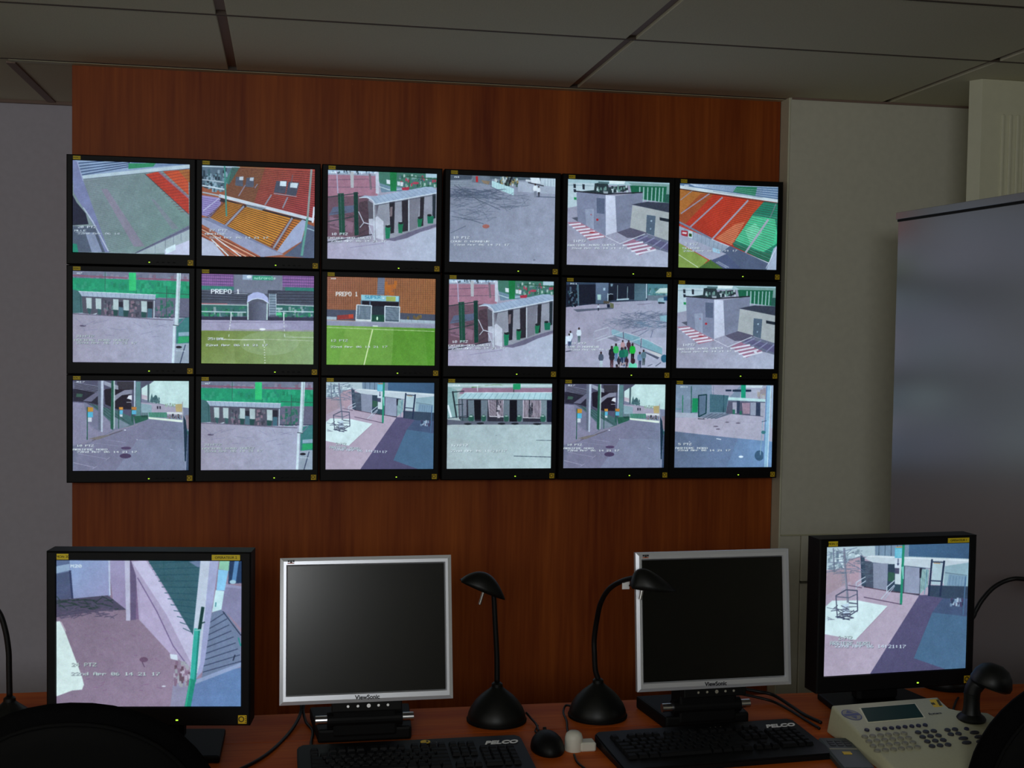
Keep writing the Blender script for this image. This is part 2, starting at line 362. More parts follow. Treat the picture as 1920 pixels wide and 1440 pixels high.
PIX['turnstile_shelter'] = ((83,112, 937,142, 926,820, 72,800), '''
P a8a0b4 60 100 950 100 950 830 60 830
P a87488 60 150 480 150 470 310 60 330 ; L 6a5268 4 90 190 400 182 ; L 6a5268 4 83 245 460 245 ; L 9aa0b4 12 83 140 470 152 ; P b4c8dc 60 100 470 100 470 138 60 138 ; D 24 90 112 460 132 10 40505e 7a90a8 d0dce8
P 70505f 60 318 400 310 400 620 60 650 ; P 5c6480 120 400 290 385 280 440 85 465 ; P 8a6478 90 470 280 520 270 600 90 560 ; X 4a3a48 3 18 90 340 380 600 50
P b8b6bc 256 125 285 128 282 250 260 250 ; L 7a6874 16 410 145 418 262 ; P c4c6d6 455 130 486 132 480 300 456 292 ; L b4acc8 8 150 110 158 292
P 447868 480 120 950 130 950 245 700 265 520 285 482 200 ; D 50 640 140 930 240 14 2a5a4c 7aa098 a8c0b8 506c78 b84058
P 6f8aa0 485 212 560 235 700 245 660 275 500 285 ; P b0c8d4 850 130 950 140 950 172 850 168 ; L c4d4dc 6 485 240 560 265 700 255 ; P 1a7a44 568 125 622 128 618 275 572 275 ; P b83048 660 248 722 242 716 268 665 268
P dce0e8 540 185 570 190 570 222 542 218 ; P d0d8e0 625 200 650 202 648 232 626 232 ; P dcdce4 652 204 674 206 670 238 650 236 ; L 2f5c4a 8 700 160 937 182 ; L 2f5c4a 7 724 150 722 240 ; L 2f5c4a 7 820 160 820 242 ; E b84058 770 212 26 10
S 3a3038 4 11 322 365 322 625 402 612 398 345
P 1a4a3c 158 295 205 292 213 612 168 616 ; P 123c34 282 285 314 283 320 618 287 622 ; L 26363a 6 80 322 320 292 ; L 26363a 6 80 512 285 474 ; L 22222e 6 60 675 430 612 ; L 5a6a70 3 178 300 186 610
P 605c68 392 345 452 380 450 500 400 490 ; P 9696a4 450 378 940 288 940 540 560 658 450 645
P 6a6472 455 385 480 380 460 470 ; P 262530 562 362 606 355 598 600 570 606 ; P 2e2a34 660 348 716 338 714 582 664 592 ; P 7c7a88 718 340 806 322 780 560 718 585 ; P 2a2830 806 320 838 315 828 545 800 552 ; P 26303a 902 300 928 296 926 485 902 490 ; P 7a6a70 568 400 588 395 585 470 565 475
P ccccda 450 480 470 470 515 510 516 656 455 640 ; P bcbccb 398 492 432 490 442 542 400 532 ; L ccccdc 7 320 435 360 520 442 542 ; L c0c0d0 6 360 522 330 558 ; L c0c4d4 7 400 545 440 640
L ccd0dc 9 715 335 714 585 ; L c4c8d6 11 440 370 443 655
P a2b2cc 325 328 370 308 440 318 850 240 905 242 938 268 938 292 450 382 432 350 385 330 ; S 8496b4 3 14 400 316 452 378 930 288 850 244 ; L dce4ee 6 325 328 390 322 432 350 448 378 938 288 ; L 4a5060 4 450 388 930 302
P 1a7c58 528 555 572 552 562 648 532 645 ; P 1a7450 630 528 672 525 662 602 634 602 ; P 1a7450 784 490 824 485 812 552 786 554 ; P 1a7458 860 468 912 468 906 525 864 527 ; E 20282c 552 548 22 12 ; E 20282c 652 522 20 11 ; E 20282c 804 482 19 10 ; E 20282c 878 462 18 9 ; L d0d8dc 4 540 540 560 536 ; L d0d8dc 4 640 514 660 512
P 706a84 516 652 600 636 700 600 790 570 860 548 940 528 940 545 870 575 800 590 720 635 600 665
G b0a4bc b8bed2 60 690 530 665 950 555 950 830 60 830 ; L 8a80a0aa 5 250 715 520 680 ; P 706a84 516 650 640 630 800 568 940 530 940 548 800 595 700 640 600 664 ; L 9a94a8 5 430 675 450 670
O f0f0f4 22 18 82 600 _18_PTZ ; O f0f0f4 22 16 72 632 ENTREE_SUD_OUEST ; O f0f0f4 22 14 100 656 22nd_Apr_06_14_21_17
T f0f0f4 20 12 108 126 M3
N 5''')
PIX['yard_shadows'] = ((1030,147, 1852,180, 1842,840, 1020,822), '''
G 7c8494 a6a8be 1000 140 1870 140 1870 850 1000 850
G 868a9e a2a4ba 1020 240 1850 240 1850 830 1020 830 ; P aab0c2 1560 200 1860 230 1860 300 1560 280
P 4a5464 1020 140 1205 150 1195 185 1020 190 ; P 6c7482 1200 150 1360 160 1350 230 1200 205 ; S 9aa4b0 3 3 1030 190 1200 200 1200 240 1030 240 ; P c0282c 1228 160 1246 160 1246 206 1230 206
P 8a7460 1270 190 1340 200 1330 225 1290 215 ; P 54606c 1340 150 1860 175 1860 200 1560 190 1340 180 ; D 70 1370 160 1550 225 14 2c3438 c0c8c8 4a6058 20242c 98885c 6c8a90
P b8dade 1355 194 1528 256 1526 310 1355 242 ; S 8ab4c0 2 8 1360 196 1360 244 1522 306 1522 256
P e0e6ee 1655 170 1728 175 1738 218 1665 215 ; P d0d4dc 1620 185 1660 190 1660 205 1620 200 ; P c0ccd8 1735 176 1860 182 1860 245 1742 232 ; L 3a3c48 8 1640 210 1760 236 ; S 8a9aa8 3 4 1760 180 1760 236 1850 245 1850 184
X 525c72aa 5 70 1030 260 1420 330 90 ; X 5a647888 4 80 1040 300 1620 420 80 ; X 5a647888 4 30 1030 420 1350 500 70 ; L 505a6eaa 7 1060 230 1240 340 1420 420 ; L 505a6eaa 6 1040 470 1200 500 1290 530 ; L 505a6eaa 5 1030 600 1150 545 ; L 626a80 7 1700 318 1850 325
H 1695 215 110 e4e8f0 7a8090 ; H 1722 235 88 dfe4ee 30343e
E a8645c 1308 548 28 16 ; E 7a7e94 1688 808 10 7
O f0f0f4 22 18 1050 626 19_PTZ ; O f0f0f4 22 15 1030 658 COUR_D_HONNEUR ; O f0f0f4 22 13 1055 684 22nd_Apr_06_14_21_17
T e4e8f0 20 11 1060 160 M4
N 5''')
PIX['white_block'] = ((112,108, 942,148, 933,833, 100,808), '''
P 9f9cb2 90 90 960 90 960 850 90 850
G 9c96aa b4b6cc 90 420 200 640 940 700 940 850 90 850
P a4c0c8 90 90 960 90 960 175 90 150 ; P e4eef0 450 125 582 130 572 154 448 150 ; P bcccd4 90 135 332 145 322 222 182 212 185 330 90 345 ; S 8aa0aa 3 2 112 152 320 160 320 170 112 160
P 262e3a 154 148 174 150 174 182 156 180 ; P 262e3a 228 150 247 152 247 195 230 192 ; P 262e3a 155 190 176 192 176 216 158 215 ; P 1f9050 158 256 180 258 180 278 160 276
P 7a9c98 600 140 960 160 960 345 900 335 ; P 1c6448 620 165 920 178 912 305 640 268
L 9cbcba 10 700 178 700 285 ; L 9cbcba 10 732 180 730 295 ; L 9cbcba 9 766 182 762 300 ; L 9cbcba 9 800 184 795 300 ; L 9cbcba 9 832 185 826 300 ; L 9cbcba 9 862 186 856 300 ; L 9cbcba 9 890 187 884 300 ; P 2a5a50 905 240 945 240 945 310 905 305
P 2a383e 330 145 432 135 446 178 600 165 605 205 442 232 180 212 325 200 ; D 40 330 160 600 205 14 8aa0a8 2c3a40 bccad0 485860 6a9088 ; P 9aa4ac 400 210 440 212 440 235 402 232 ; P 4f6c70 360 130 450 135 446 150 360 146
P 8286a0 180 210 422 240 420 572 188 455 ; G d4d6ea c8c8dc 420 240 498 250 513 542 422 572 ; P 7e829a 498 250 726 222 722 305 640 320 625 512 513 542
L 242630 9 178 208 422 234 722 222
P 969cb4 250 355 320 352 322 535 260 500 ; L b0b4ca 3 318 352 320 535 ; P 59627c 345 262 412 270 411 396 348 388 ; E b8303c 352 442 10 10 ; E b05060 300 400 5 5
P acaeb0 640 325 945 385 940 620 750 552 622 512 ; P 3a3f50 632 320 760 298 960 312 960 392 ; P 546478 758 405 831 415 820 577 752 553 ; P 222a36 864 426 945 442 942 466 864 450 ; E a0b4c8 796 455 8 8 ; E 8aa0b4 790 520 6 8
P 5c586e 513 545 625 510 765 552 705 592 600 592 ; P 6c7088 745 556 940 618 940 715 820 680 640 605
P 54586a 140 425 190 418 190 455
P ac7488 105 462 200 458 430 582 290 612 ; S e4e0ec 11 6 105 470 195 462 425 588 285 606 ; E b03c48 310 545 24 6
P a4708a 565 640 650 602 835 680 700 735 ; S e0dcea 13 4 545 642 710 618 850 700 690 738 ; P 605c80 700 572 940 640 940 700 790 640 680 600 ; S 8a8aac 9 4 640 605 740 565 960 640 900 700
L dcdce8 5 535 642 745 560 ; L ccc8d8 6 415 575 540 640 ; L c4c0d0 5 440 605 460 590 ; E e8e8f4 775 688 14 7
O f0f0f4 22 18 130 606 _1:PTZ ; O f0f0f4 22 15 108 642 ARRIERE_NORD_OUEST ; O f0f0f4 22 13 135 668 22nd_Apr_06_14_21_17
N 5''')
PIX['stand_three_colours'] = ((1033,155, 1823,193, 1812,862, 1023,838), '''
P c43c30 1010 140 1840 140 1840 880 1010 880
P c87c34 1010 195 1290 235 1060 420 1010 480 ; P b4582c 1200 240 1310 240 1080 480 1010 470 1010 430 ; P d03c26 1310 240 1700 300 1330 612 1150 500 1080 480
P c8482a 1580 290 1712 310 1600 450 1450 662 1320 612 ; P 228468 1708 310 1840 320 1840 660 1760 812 1460 655 1620 410 ; P 44c890 1618 420 1800 452 1830 640 1700 722 1480 620 ; P 6adca8 1560 540 1640 480 1700 560 1600 650 ; P 28745a 1460 640 1620 702 1800 730 1760 812 1470 672 ; P e07850 1320 605 1480 490 1560 470 1450 662
S 55202588 4 26 1010 195 1850 330 1750 830 1010 478 ; S d8f0e444 3 12 1640 400 1840 430 1780 800 1440 640
L 9a90a6 9 1270 240 1040 400 ; L 9a90a6 12 1375 272 1105 520 ; L a09aae 13 1582 298 1292 612 ; L a8a4b4 16 1745 455 1565 720 ; L 9a8a90 7 1135 212 1035 290 ; L 6a7a80 7 1810 320 1760 440
P 5c7698 1010 140 1840 140 1840 300 1010 180 ; S b4c4da 4 6 1090 150 1840 165 1840 290 1150 180 ; P 2a7858 1490 185 1655 190 1640 262 1460 228 ; S 9ac0c0 2 3 1490 195 1655 205 1640 260 1460 225 ; L c8d2d8 24 1010 180 1840 308 ; L 6a7a9088 6 1300 222 1700 278 ; L 34282c 5 1030 200 1830 325
P 98a4b8 1010 495 1300 612 1450 672 1775 815 1735 880 1520 852 1010 572 ; S 6a7690 2 22 1023 480 1023 570 1750 860 1770 820 ; P b02c3c 1043 536 1096 542 1096 588 1044 578 ; P e0d4dc 1052 550 1088 554 1086 568 1052 564 ; P c8d4d8 1100 540 1134 545 1134 602 1100 595 ; P 28481f 1106 562 1128 566 1128 590 1106 586
L 747e96 14 1023 468 1285 605 ; L c8ccdc 6 1295 612 1785 820 ; P 55607c 1440 665 1760 815 1740 880 1520 852 1340 740
P a6a6bc 1010 560 1410 730 1285 785 1010 630 ; P 88a04c 1010 630 1262 780 1190 850 1010 850 ; P 4a6c34 1188 842 1285 775 1410 850 1300 860 ; L dce6d4 4 1023 735 1180 838 ; P 505a7c 1285 782 1410 735 1540 860 1400 860 ; S 8a90a8 8 2 1320 800 1400 845 1440 840 1350 790
P a8b2ca 1790 690 1822 660 1830 880 1735 860 ; L e0e4f0 4 1820 670 1730 850 ; P a4cce4 1298 678 1362 700 1356 728 1298 712
O dfe4e8 22 18 1050 640 _3_PTZ ; O dfe4e8 22 15 1050 675 TRIBUNE ; O dfe4e8 22 13 1060 698 22nd_Apr_06_14_21_17
T f0f0f4 20 12 1066 166 M6
N 5''')
PIX['green_hedge_shelter'] = ((67,72, 908,85, 905,748, 65,745), '''
P a5a3b6 50 60 920 60 920 760 50 760
P 76788e 50 60 920 60 920 150 50 130 ; D 60 70 80 900 130 22 6a6c84 8a8298 7a8898 846a80 ; L 8a5870 11 60 105 460 122 ; L 8a5870 12 540 125 905 135 ; P 1c9a6e 50 122 920 145 920 270 50 250 ; D 80 70 140 890 240 20 178a62 24a878 1f9070 30a47c ; P 2cc474 472 82 523 82 523 215 472 215
P 40686c 50 205 130 225 140 380 50 385 ; L 2c5054 5 120 215 125 375 ; P 66657c 655 268 920 268 920 410 655 410 ; D 50 665 280 780 400 16 2f6a5c 7a6a80 3f7868 5c6478 ; L 2f5c50 5 745 180 742 400 ; L 2f5c50 5 665 230 905 240 ; L 2f5c50 4 300 80 300 220 ; L 3a4058 6 660 405 905 410
P 545262 130 255 662 275 656 422 480 412 140 385 ; D 24 285 280 350 400 14 846c80 6a7a80 40404e ; D 24 475 285 535 400 14 8a7080 6a6a78 40404e
P b8c6c8 162 270 202 270 202 350 166 350 ; P b8c6c8 230 273 272 275 272 355 233 352 ; P b8c6c8 357 278 396 280 396 358 358 357 ; P b8c6c8 430 282 472 284 472 362 433 360 ; P b8c6c8 560 290 603 293 602 374 562 370
P 272736 398 298 429 298 429 345 398 345 ; P 4f7080 398 335 429 340 432 405 396 400 ; P 272736 604 295 642 297 642 350 604 350 ; P 40687a 608 345 640 348 638 415 606 412 ; P 385c60 170 345 200 352 192 395 175 380 ; P 385c60 245 350 272 356 268 405 248 398 ; P 244c4c 358 355 392 362 385 412 362 400 ; P 244c4c 430 360 470 365 462 412 434 405 ; P 244c4c 560 370 600 378 592 422 564 415
L c0c8d4 8 655 285 652 422 598 428 ; L c8d0d8 6 205 395 240 385 ; L c8d0d8 6 395 408 440 412
P a6b4c8 108 222 666 244 662 280 130 258 ; S 8494b0 3 16 120 224 130 256 660 276 664 244 ; L dce4ec 4 108 222 666 244 ; L 4a5064 4 130 262 662 284
G a298ac acacc4 50 385 480 412 905 418 905 760 50 760 ; L 6c6278 6 60 388 340 402 660 425 790 430 ; E 5a5068 138 477 24 6 ; X 8a86a4 3 14 80 440 780 560 60
P 3c7a7c 815 425 910 408 910 600 812 620 ; L 7c6a90 5 870 420 825 470 ; P 8ca8bc 830 522 910 516 910 545 830 548 ; P 28a068 830 552 910 550 910 590 825 605 ; P 9aa4b4 812 605 910 600 910 760 800 760 ; L 3c4664 7 880 612 842 748 ; E 1a1a26 833 630 22 9 ; L c4ccd8 4 812 655 880 660
L d0dee6 30 834 75 816 470 ; L 86989e 5 838 78 828 466 ; L d0dee6 18 800 470 790 752 ; L 2c3440 5 790 467 832 472
O c4ccc8 22 16 90 545 21:PTZ ; O c4ccc8 22 14 75 575 ARRIERE_NORD_OUEST ; O c4ccc8 22 14 90 595 22nd_Apr_06_14_21_17
T e4e8f0 20 11 96 84 M7
N 5''')
PIX['tunnel_arch'] = ((1003,88, 1835,100, 1828,757, 998,748), '''
P 585c6e 980 70 1850 70 1850 770 980 770
P 9460a0 980 70 1236 90 1236 178 980 172 ; P 9460a0 1600 90 1850 90 1850 185 1600 180 ; S 4a3a68 4 4 990 88 1236 92 1236 180 990 174 ; S 4a3a68 4 4 1600 92 1850 96 1850 185 1600 180 ; S 4a3a6888 3 16 1003 90 1003 175 1236 178 1236 92 ; S 4a3a6888 3 14 1600 90 1600 180 1836 186 1836 95
P 2f7a70 980 176 1240 182 1240 208 980 204 ; P 2f7a70 1620 182 1850 188 1850 212 1620 208 ; S 4a90808a 3 14 1003 178 1003 205 1240 208 1240 182
P 767a8e 1240 85 1600 90 1600 238 1240 222 ; P 9aacc4 1304 92 1376 95 1376 132 1304 128 ; E e4ecf4 1352 108 18 12 ; P 34987a 1377 98 1530 102 1530 132 1377 130 ; T b0e4cc 18 20 1388 106 metropole
P 3c4050 980 210 1340 235 1340 300 980 300 ; P 3c4050 1490 205 1850 212 1850 305 1490 300 ; S 5c6478 4 4 990 215 1330 240 1330 300 990 300 ; S 5c6478 4 4 1560 215 1840 215 1840 300 1560 300 ; L b0b4c4 4 1240 232 1340 234
P 2f6c64 980 318 1335 322 1335 400 980 398 ; P 2f6c64 1552 318 1850 320 1850 400 1552 398 ; D 60 1005 325 1320 400 18 2c8a60 406c70 88a0a0 26504c ; D 60 1560 325 1820 400 18 2c8a60 406c70 88a0a0 26504c ; L b45c64 6 990 306 1190 309 ; L c8d4d4 6 990 313 1335 318 ; L c8d4d4 6 1555 312 1840 322 ; L c0ccd4 8 990 366 1330 370 ; L c0ccd4 8 1555 362 1835 366 ; P 38386a66 980 400 1850 405 1850 432 980 428 ; P 34344a 980 404 1340 406 1340 428 980 428 ; P 34344a 1490 406 1850 408 1850 432 1490 430
P 5a5c6e 1345 302 1380 282 1420 276 1460 284 1490 306 1486 428 1346 426 ; G 484a5c 747890 1352 310 1420 290 1482 312 1480 428 1352 426 ; P b4b8e4 1335 298 1342 250 1380 226 1415 219 1460 232 1492 262 1496 302 1456 278 1415 270 1375 278 ; L e0e4f4 5 1336 298 1376 274 1415 268 1456 276 1496 302 ; L c8e0dc 9 1342 302 1342 425 ; L c8e0dc 9 1486 305 1484 425
P 6a7a8c 1500 232 1552 232 1552 392 1500 392 ; S a8b8c8 4 8 1500 235 1552 235 1552 390 1500 390 ; L c0ccd8 4 1500 230 1500 395 ; L c0ccd8 4 1552 230 1552 395 ; P b0c8c8 1552 335 1600 335 1600 350 1552 350 ; P 58d08c 1552 372 1594 372 1594 392 1552 392
G a49ab4 9c94b4 980 428 1850 432 1850 512 980 506 ; E c8c0dc66 1420 470 220 34 ; L 8a82a0 4 990 445 1830 448
G 74843a 94ac78 980 506 1850 512 1850 770 980 770 ; G 6e8034 8ea060 980 506 1230 509 1250 770 980 770 ; E b4c4a444 1500 600 220 90 ; L 9aa060 3 1190 500 1830 506
L e0e8e8 8 1218 370 1216 432 ; L e0e4dc 5 1213 440 1211 452 ; L e0e4dc 5 1210 462 1209 472 ; L e0e4dc 5 1207 482 1205 500 ; L e0e4dc 5 1203 535 1200 552 ; L e8ece8 8 1608 370 1609 432 ; L e0e4dc 5 1610 442 1610 455 ; L e0e4dc 5 1611 468 1612 480 ; L e0e4dc 5 1612 495 1613 510 ; L e0e4dc 5 1614 530 1615 552 ; L d0d4c4 3 1615 553 1830 556
L dcdcd0 5 1120 568 1230 574 1460 574 ; L c8ccb4 3 1460 570 1830 582 ; L e0e4d4 5 1462 580 1464 600 ; S e0e4d4 6 7 1460 620 1466 620 1472 755 1464 755 ; E f0f0f0 1450 496 24 8
T f0f0f4 31 34 1070 200 PREPO_1 ; O f0f0f4 22 18 1022 558 _25:BAL ; O f0f0f4 23 15 1030 606 22nd_Apr_06_14_21_17
N 5''')
PIX['dugout_super'] = ((68,70, 918,88, 912,765, 60,757), '''
P a06440 50 50 930 50 930 780 50 780
G a06048 a8683c 50 60 930 60 930 360 50 330 ; S 5a3830aa 3 48 60 60 60 330 920 360 920 60 ; S 70443088 3 16 60 75 920 88 920 350 60 325 ; D 14 490 100 600 190 22 c06828 b86430 ; P 74788c 465 75 520 75 516 212 458 212 ; S 5c6074 3 8 462 80 520 80 516 210 460 210
P 4c4f62 50 325 300 330 300 412 50 405 ; P 4c5062 638 352 930 366 930 438 638 425 ; D 8 650 362 900 385 16 8a6a38 6c5a3c ; P aab8c4 50 380 140 384 140 408 50 405 ; P aab8c4 640 402 930 414 930 440 640 430 ; S 6a7684 2 5 660 402 660 430 900 438 900 414 ; P 983634 145 372 272 362 276 400 145 405 ; P c84430 235 364 272 362 272 390 235 392
P 1c1826 338 256 632 264 632 312 520 302 515 405 400 412 410 302 340 292 ; P 5c7488 330 255 342 255 340 292 330 292 ; P 5c7488 398 262 408 262 408 300 398 300 ; P 26303c 415 300 520 300 518 380 415 380 ; P 1a4a3c 415 368 518 368 515 422 415 422 ; E d0ecd0 460 396 7 15
P 94cad8 334 210 638 222 634 266 334 256 ; P a8b45c 530 224 606 226 604 264 530 260 ; L 5c7088 4 334 256 634 266 ; L 4c6478 6 634 222 630 300 ; T 3c8cb0 25 26 364 216 SUPER ; E e4f0f0 508 238 8 5
P 506070 300 292 414 296 410 415 294 412 ; S a8b4c4 3 9 302 300 412 304 408 400 298 395 ; L d4dce4 8 300 290 415 296 411 416 292 412 300 290 ; L a8b8c8 4 322 292 318 370
P 506070 520 302 636 306 633 425 520 420 ; S a8b4c4 3 9 522 312 632 316 630 410 522 405 ; L d4dce4 8 520 300 637 306 634 427 520 421 520 300 ; P d4d8d8 290 400 415 405 415 420 290 414
P 9494aa 50 408 930 436 930 475 50 450 ; L b0b0bc 4 60 412 912 440 ; P e8ece8 425 450 465 452 465 460 425 458
G 74a840 6c9e40 50 450 930 474 930 780 50 780 ; G 5c942c 64a038 590 468 930 474 930 780 572 780 ; P 84ac4c88 215 460 420 468 340 770 150 770 ; P 50902488 830 474 930 476 930 770 860 770 ; L c8dca4 4 60 466 912 497 ; L dce8ac 9 423 485 356 760 ; L c8dca4 3 425 480 560 486
T f0f0f0 25 34 135 188 PREPO_1 ; O e0ecd8 23 17 92 560 12_PTZ ; O e8f0e0 22.5 15 92 610 22nd_Apr_06_14_21_17
T f0f0f4 20 11 98 80 M9
N 5''')
PIX['courtyard_people'] = ((88,65, 1615,95, 1595,1355, 72,1335), '''
G a49ab0 b4b4ca 50 40 1640 40 1640 1380 50 1380
G a69cb2 a2a4ba 80 350 1620 330 1620 900 80 900
P 2c384e 50 40 1640 40 1640 305 1290 342 800 362 50 445 ; P 1a1e2e 90 105 525 100 525 382 90 436 ; D 40 95 110 250 400 26 2c4454 181c2c 485c70 101420 ; L 9ab0b4 8 135 240 180 215 ; L 54707e 24 258 100 268 415 ; L 8aa0a8 6 180 382 215 382 ; P 34445c 90 60 580 65 580 98 90 100
G 64748e 4c5c76 528 75 722 78 706 385 528 390 ; P a8ccc8 552 250 607 252 607 332 554 332 ; P a4b8cc 640 150 672 150 672 190 640 190 ; L ccdce4 12 712 235 712 350 ; L 232a3c 8 80 400 700 390
P 1e2434 728 80 1112 80 1112 335 830 362 730 250 ; P 101420 725 260 790 255 800 330 722 350 ; L c8dce4 7 722 250 750 240 790 245 ; L 8ea4ac 9 858 110 856 322 ; L 8ea4ac 9 1010 130 1006 312 ; P b4ccd8 845 318 1032 306 1032 336 845 350 ; L 3c4c60 12 810 345 1110 330 ; P 7a94a4 750 90 790 90 780 130 755 130
G 46606e 587484 1112 85 1292 90 1292 338 1112 340 ; L 6a8490 3 1115 210 1290 215 ; L bcd0dc 15 1298 88 1296 305 ; G 4c8490 547c84 1312 88 1640 92 1640 305 1312 332 ; D 40 1320 120 1600 300 26 40706c 5c8c94 486874 7aa4ac ; P 6a7888 1312 262 1640 262 1640 345 1312 340 ; P c8d8d4 1430 218 1500 155 1640 148 1640 224 ; L e4ecb4 5 1435 224 1610 226 ; P 94b4c4 1470 318 1500 300 1590 302 1590 372 1470 378 ; P 283240 1474 360 1572 366 1572 388 1480 388 ; P 284c70 1560 280 1612 280 1612 340 1560 340
P 5c6074 190 475 500 460 795 442 795 465 480 490 250 512 ; P 66684c 745 372 800 388 800 455 745 445 ; P 544c44 645 345 740 350 735 388 645 385 ; P 1a2238 700 395 740 395 745 445 700 448 ; H 568 396 100 c8ccdc 1a2030 ; L 8a869a 8 820 400 900 395 ; P 7a7088aa 1150 395 1400 375 1300 400 1170 408
X 5c6680aa 6 110 960 520 1600 760 130 ; X 6c748aaa 6 40 700 620 1300 720 130 ; L 544c6caa 8 1070 830 1200 790 1300 765 ; L 54607caa 9 1150 890 1330 780 ; L 54607caa 11 1395 790 1365 900 ; X 64809caa 5 40 1100 640 1600 740 90 ; P 88b0c0 1500 570 1610 560 1605 665 1510 640
P 7c7c90 700 900 830 885 905 935 840 960 ; P d0ccd0 1270 1075 1545 1150 1500 1200 ; P 54586e 1280 1110 1500 1198 1470 1225 1265 1130 ; L d8d8e4 5 1270 1130 1440 1215
P 90b4c4 765 790 800 770 940 825 940 900 780 855 ; P 80a8b8 960 825 1200 895 1212 1020 960 900 ; P 80aebc 1232 912 1330 935 1420 1000 1540 1060 1540 1150 1232 1045 ; S 64909e66 3 40 780 790 780 860 1530 1140 1530 1050 ; L 4c5c74 6 775 862 945 905 1210 1030 1540 1155 ; L d4dce4 5 960 815 1200 890 ; L d4dce4 5 1240 910 1420 985 1545 1045
L ccd4dc 7 510 805 520 800 720 742 ; L ccd4e0 6 500 925 700 855 ; L d0d8e0 7 545 950 940 812 ; L d0d8e0 8 770 1010 1060 960 1232 905 ; L acb4c8 5 510 805 500 935 ; L acb4c8 5 735 745 740 850 ; L 3a465c 8 945 815 952 920 ; L 3a465c 9 1220 912 1214 1055
H 278 742 232 dce4f0 50686a ; H 150 792 220 dce4f4 50607a ; H 132 832 220 e4ecfc 3c4c70 ; P dce8f8 76 880 100 870 105 990 76 1000 ; P 4c4c60 80 1100 165 1085 165 1100 80 1115
O f0f4f4 38 26 160 970 19_PTZ ; O f0f4f4 36 28 82 1022 COUR_D_HONNEUR ; O f0f4f4 36 24 150 1066 22nd_Apr_06_14_21_17
H 612 1104 250 4c5468 b4c4cc ; H 775 1018 300 1e2230 18182a ; H 940 932 210 b88c90 4a5060 ; H 1030 932 210 4c2c38 3a2838 ; H 838 982 270 34b85c 50789a ; H 980 1030 290 1f8060 34507a ; H 925 1040 280 18705c 283c60 ; H 1088 978 290 18b838 1e1a22 ; H 775 1100 250 28242e 4c2c34 ; H 1000 1180 180 3c2430 2a1c28 ; H 1200 1108 250 7088aa 38405c ; H 1258 1076 240 5c7a88 3c4c50 ; H 880 1180 170 34303c 26202c
P 6cdcb4 1040 1290 1080 1270 1150 1290 1160 1350 1030 1350 ; E 38202a 1095 1250 34 44 ; D 16 760 1260 1010 1340 22 6c4450 3c4c68 28242c b0a0a4 ; E 2c607c 1572 1215 50 60 ; L 484c60 10 1440 1330 1520 1275 ; L 484c60 8 1320 1330 1390 1300
T f0f4f4 36 22 145 78 M11
N 5''')
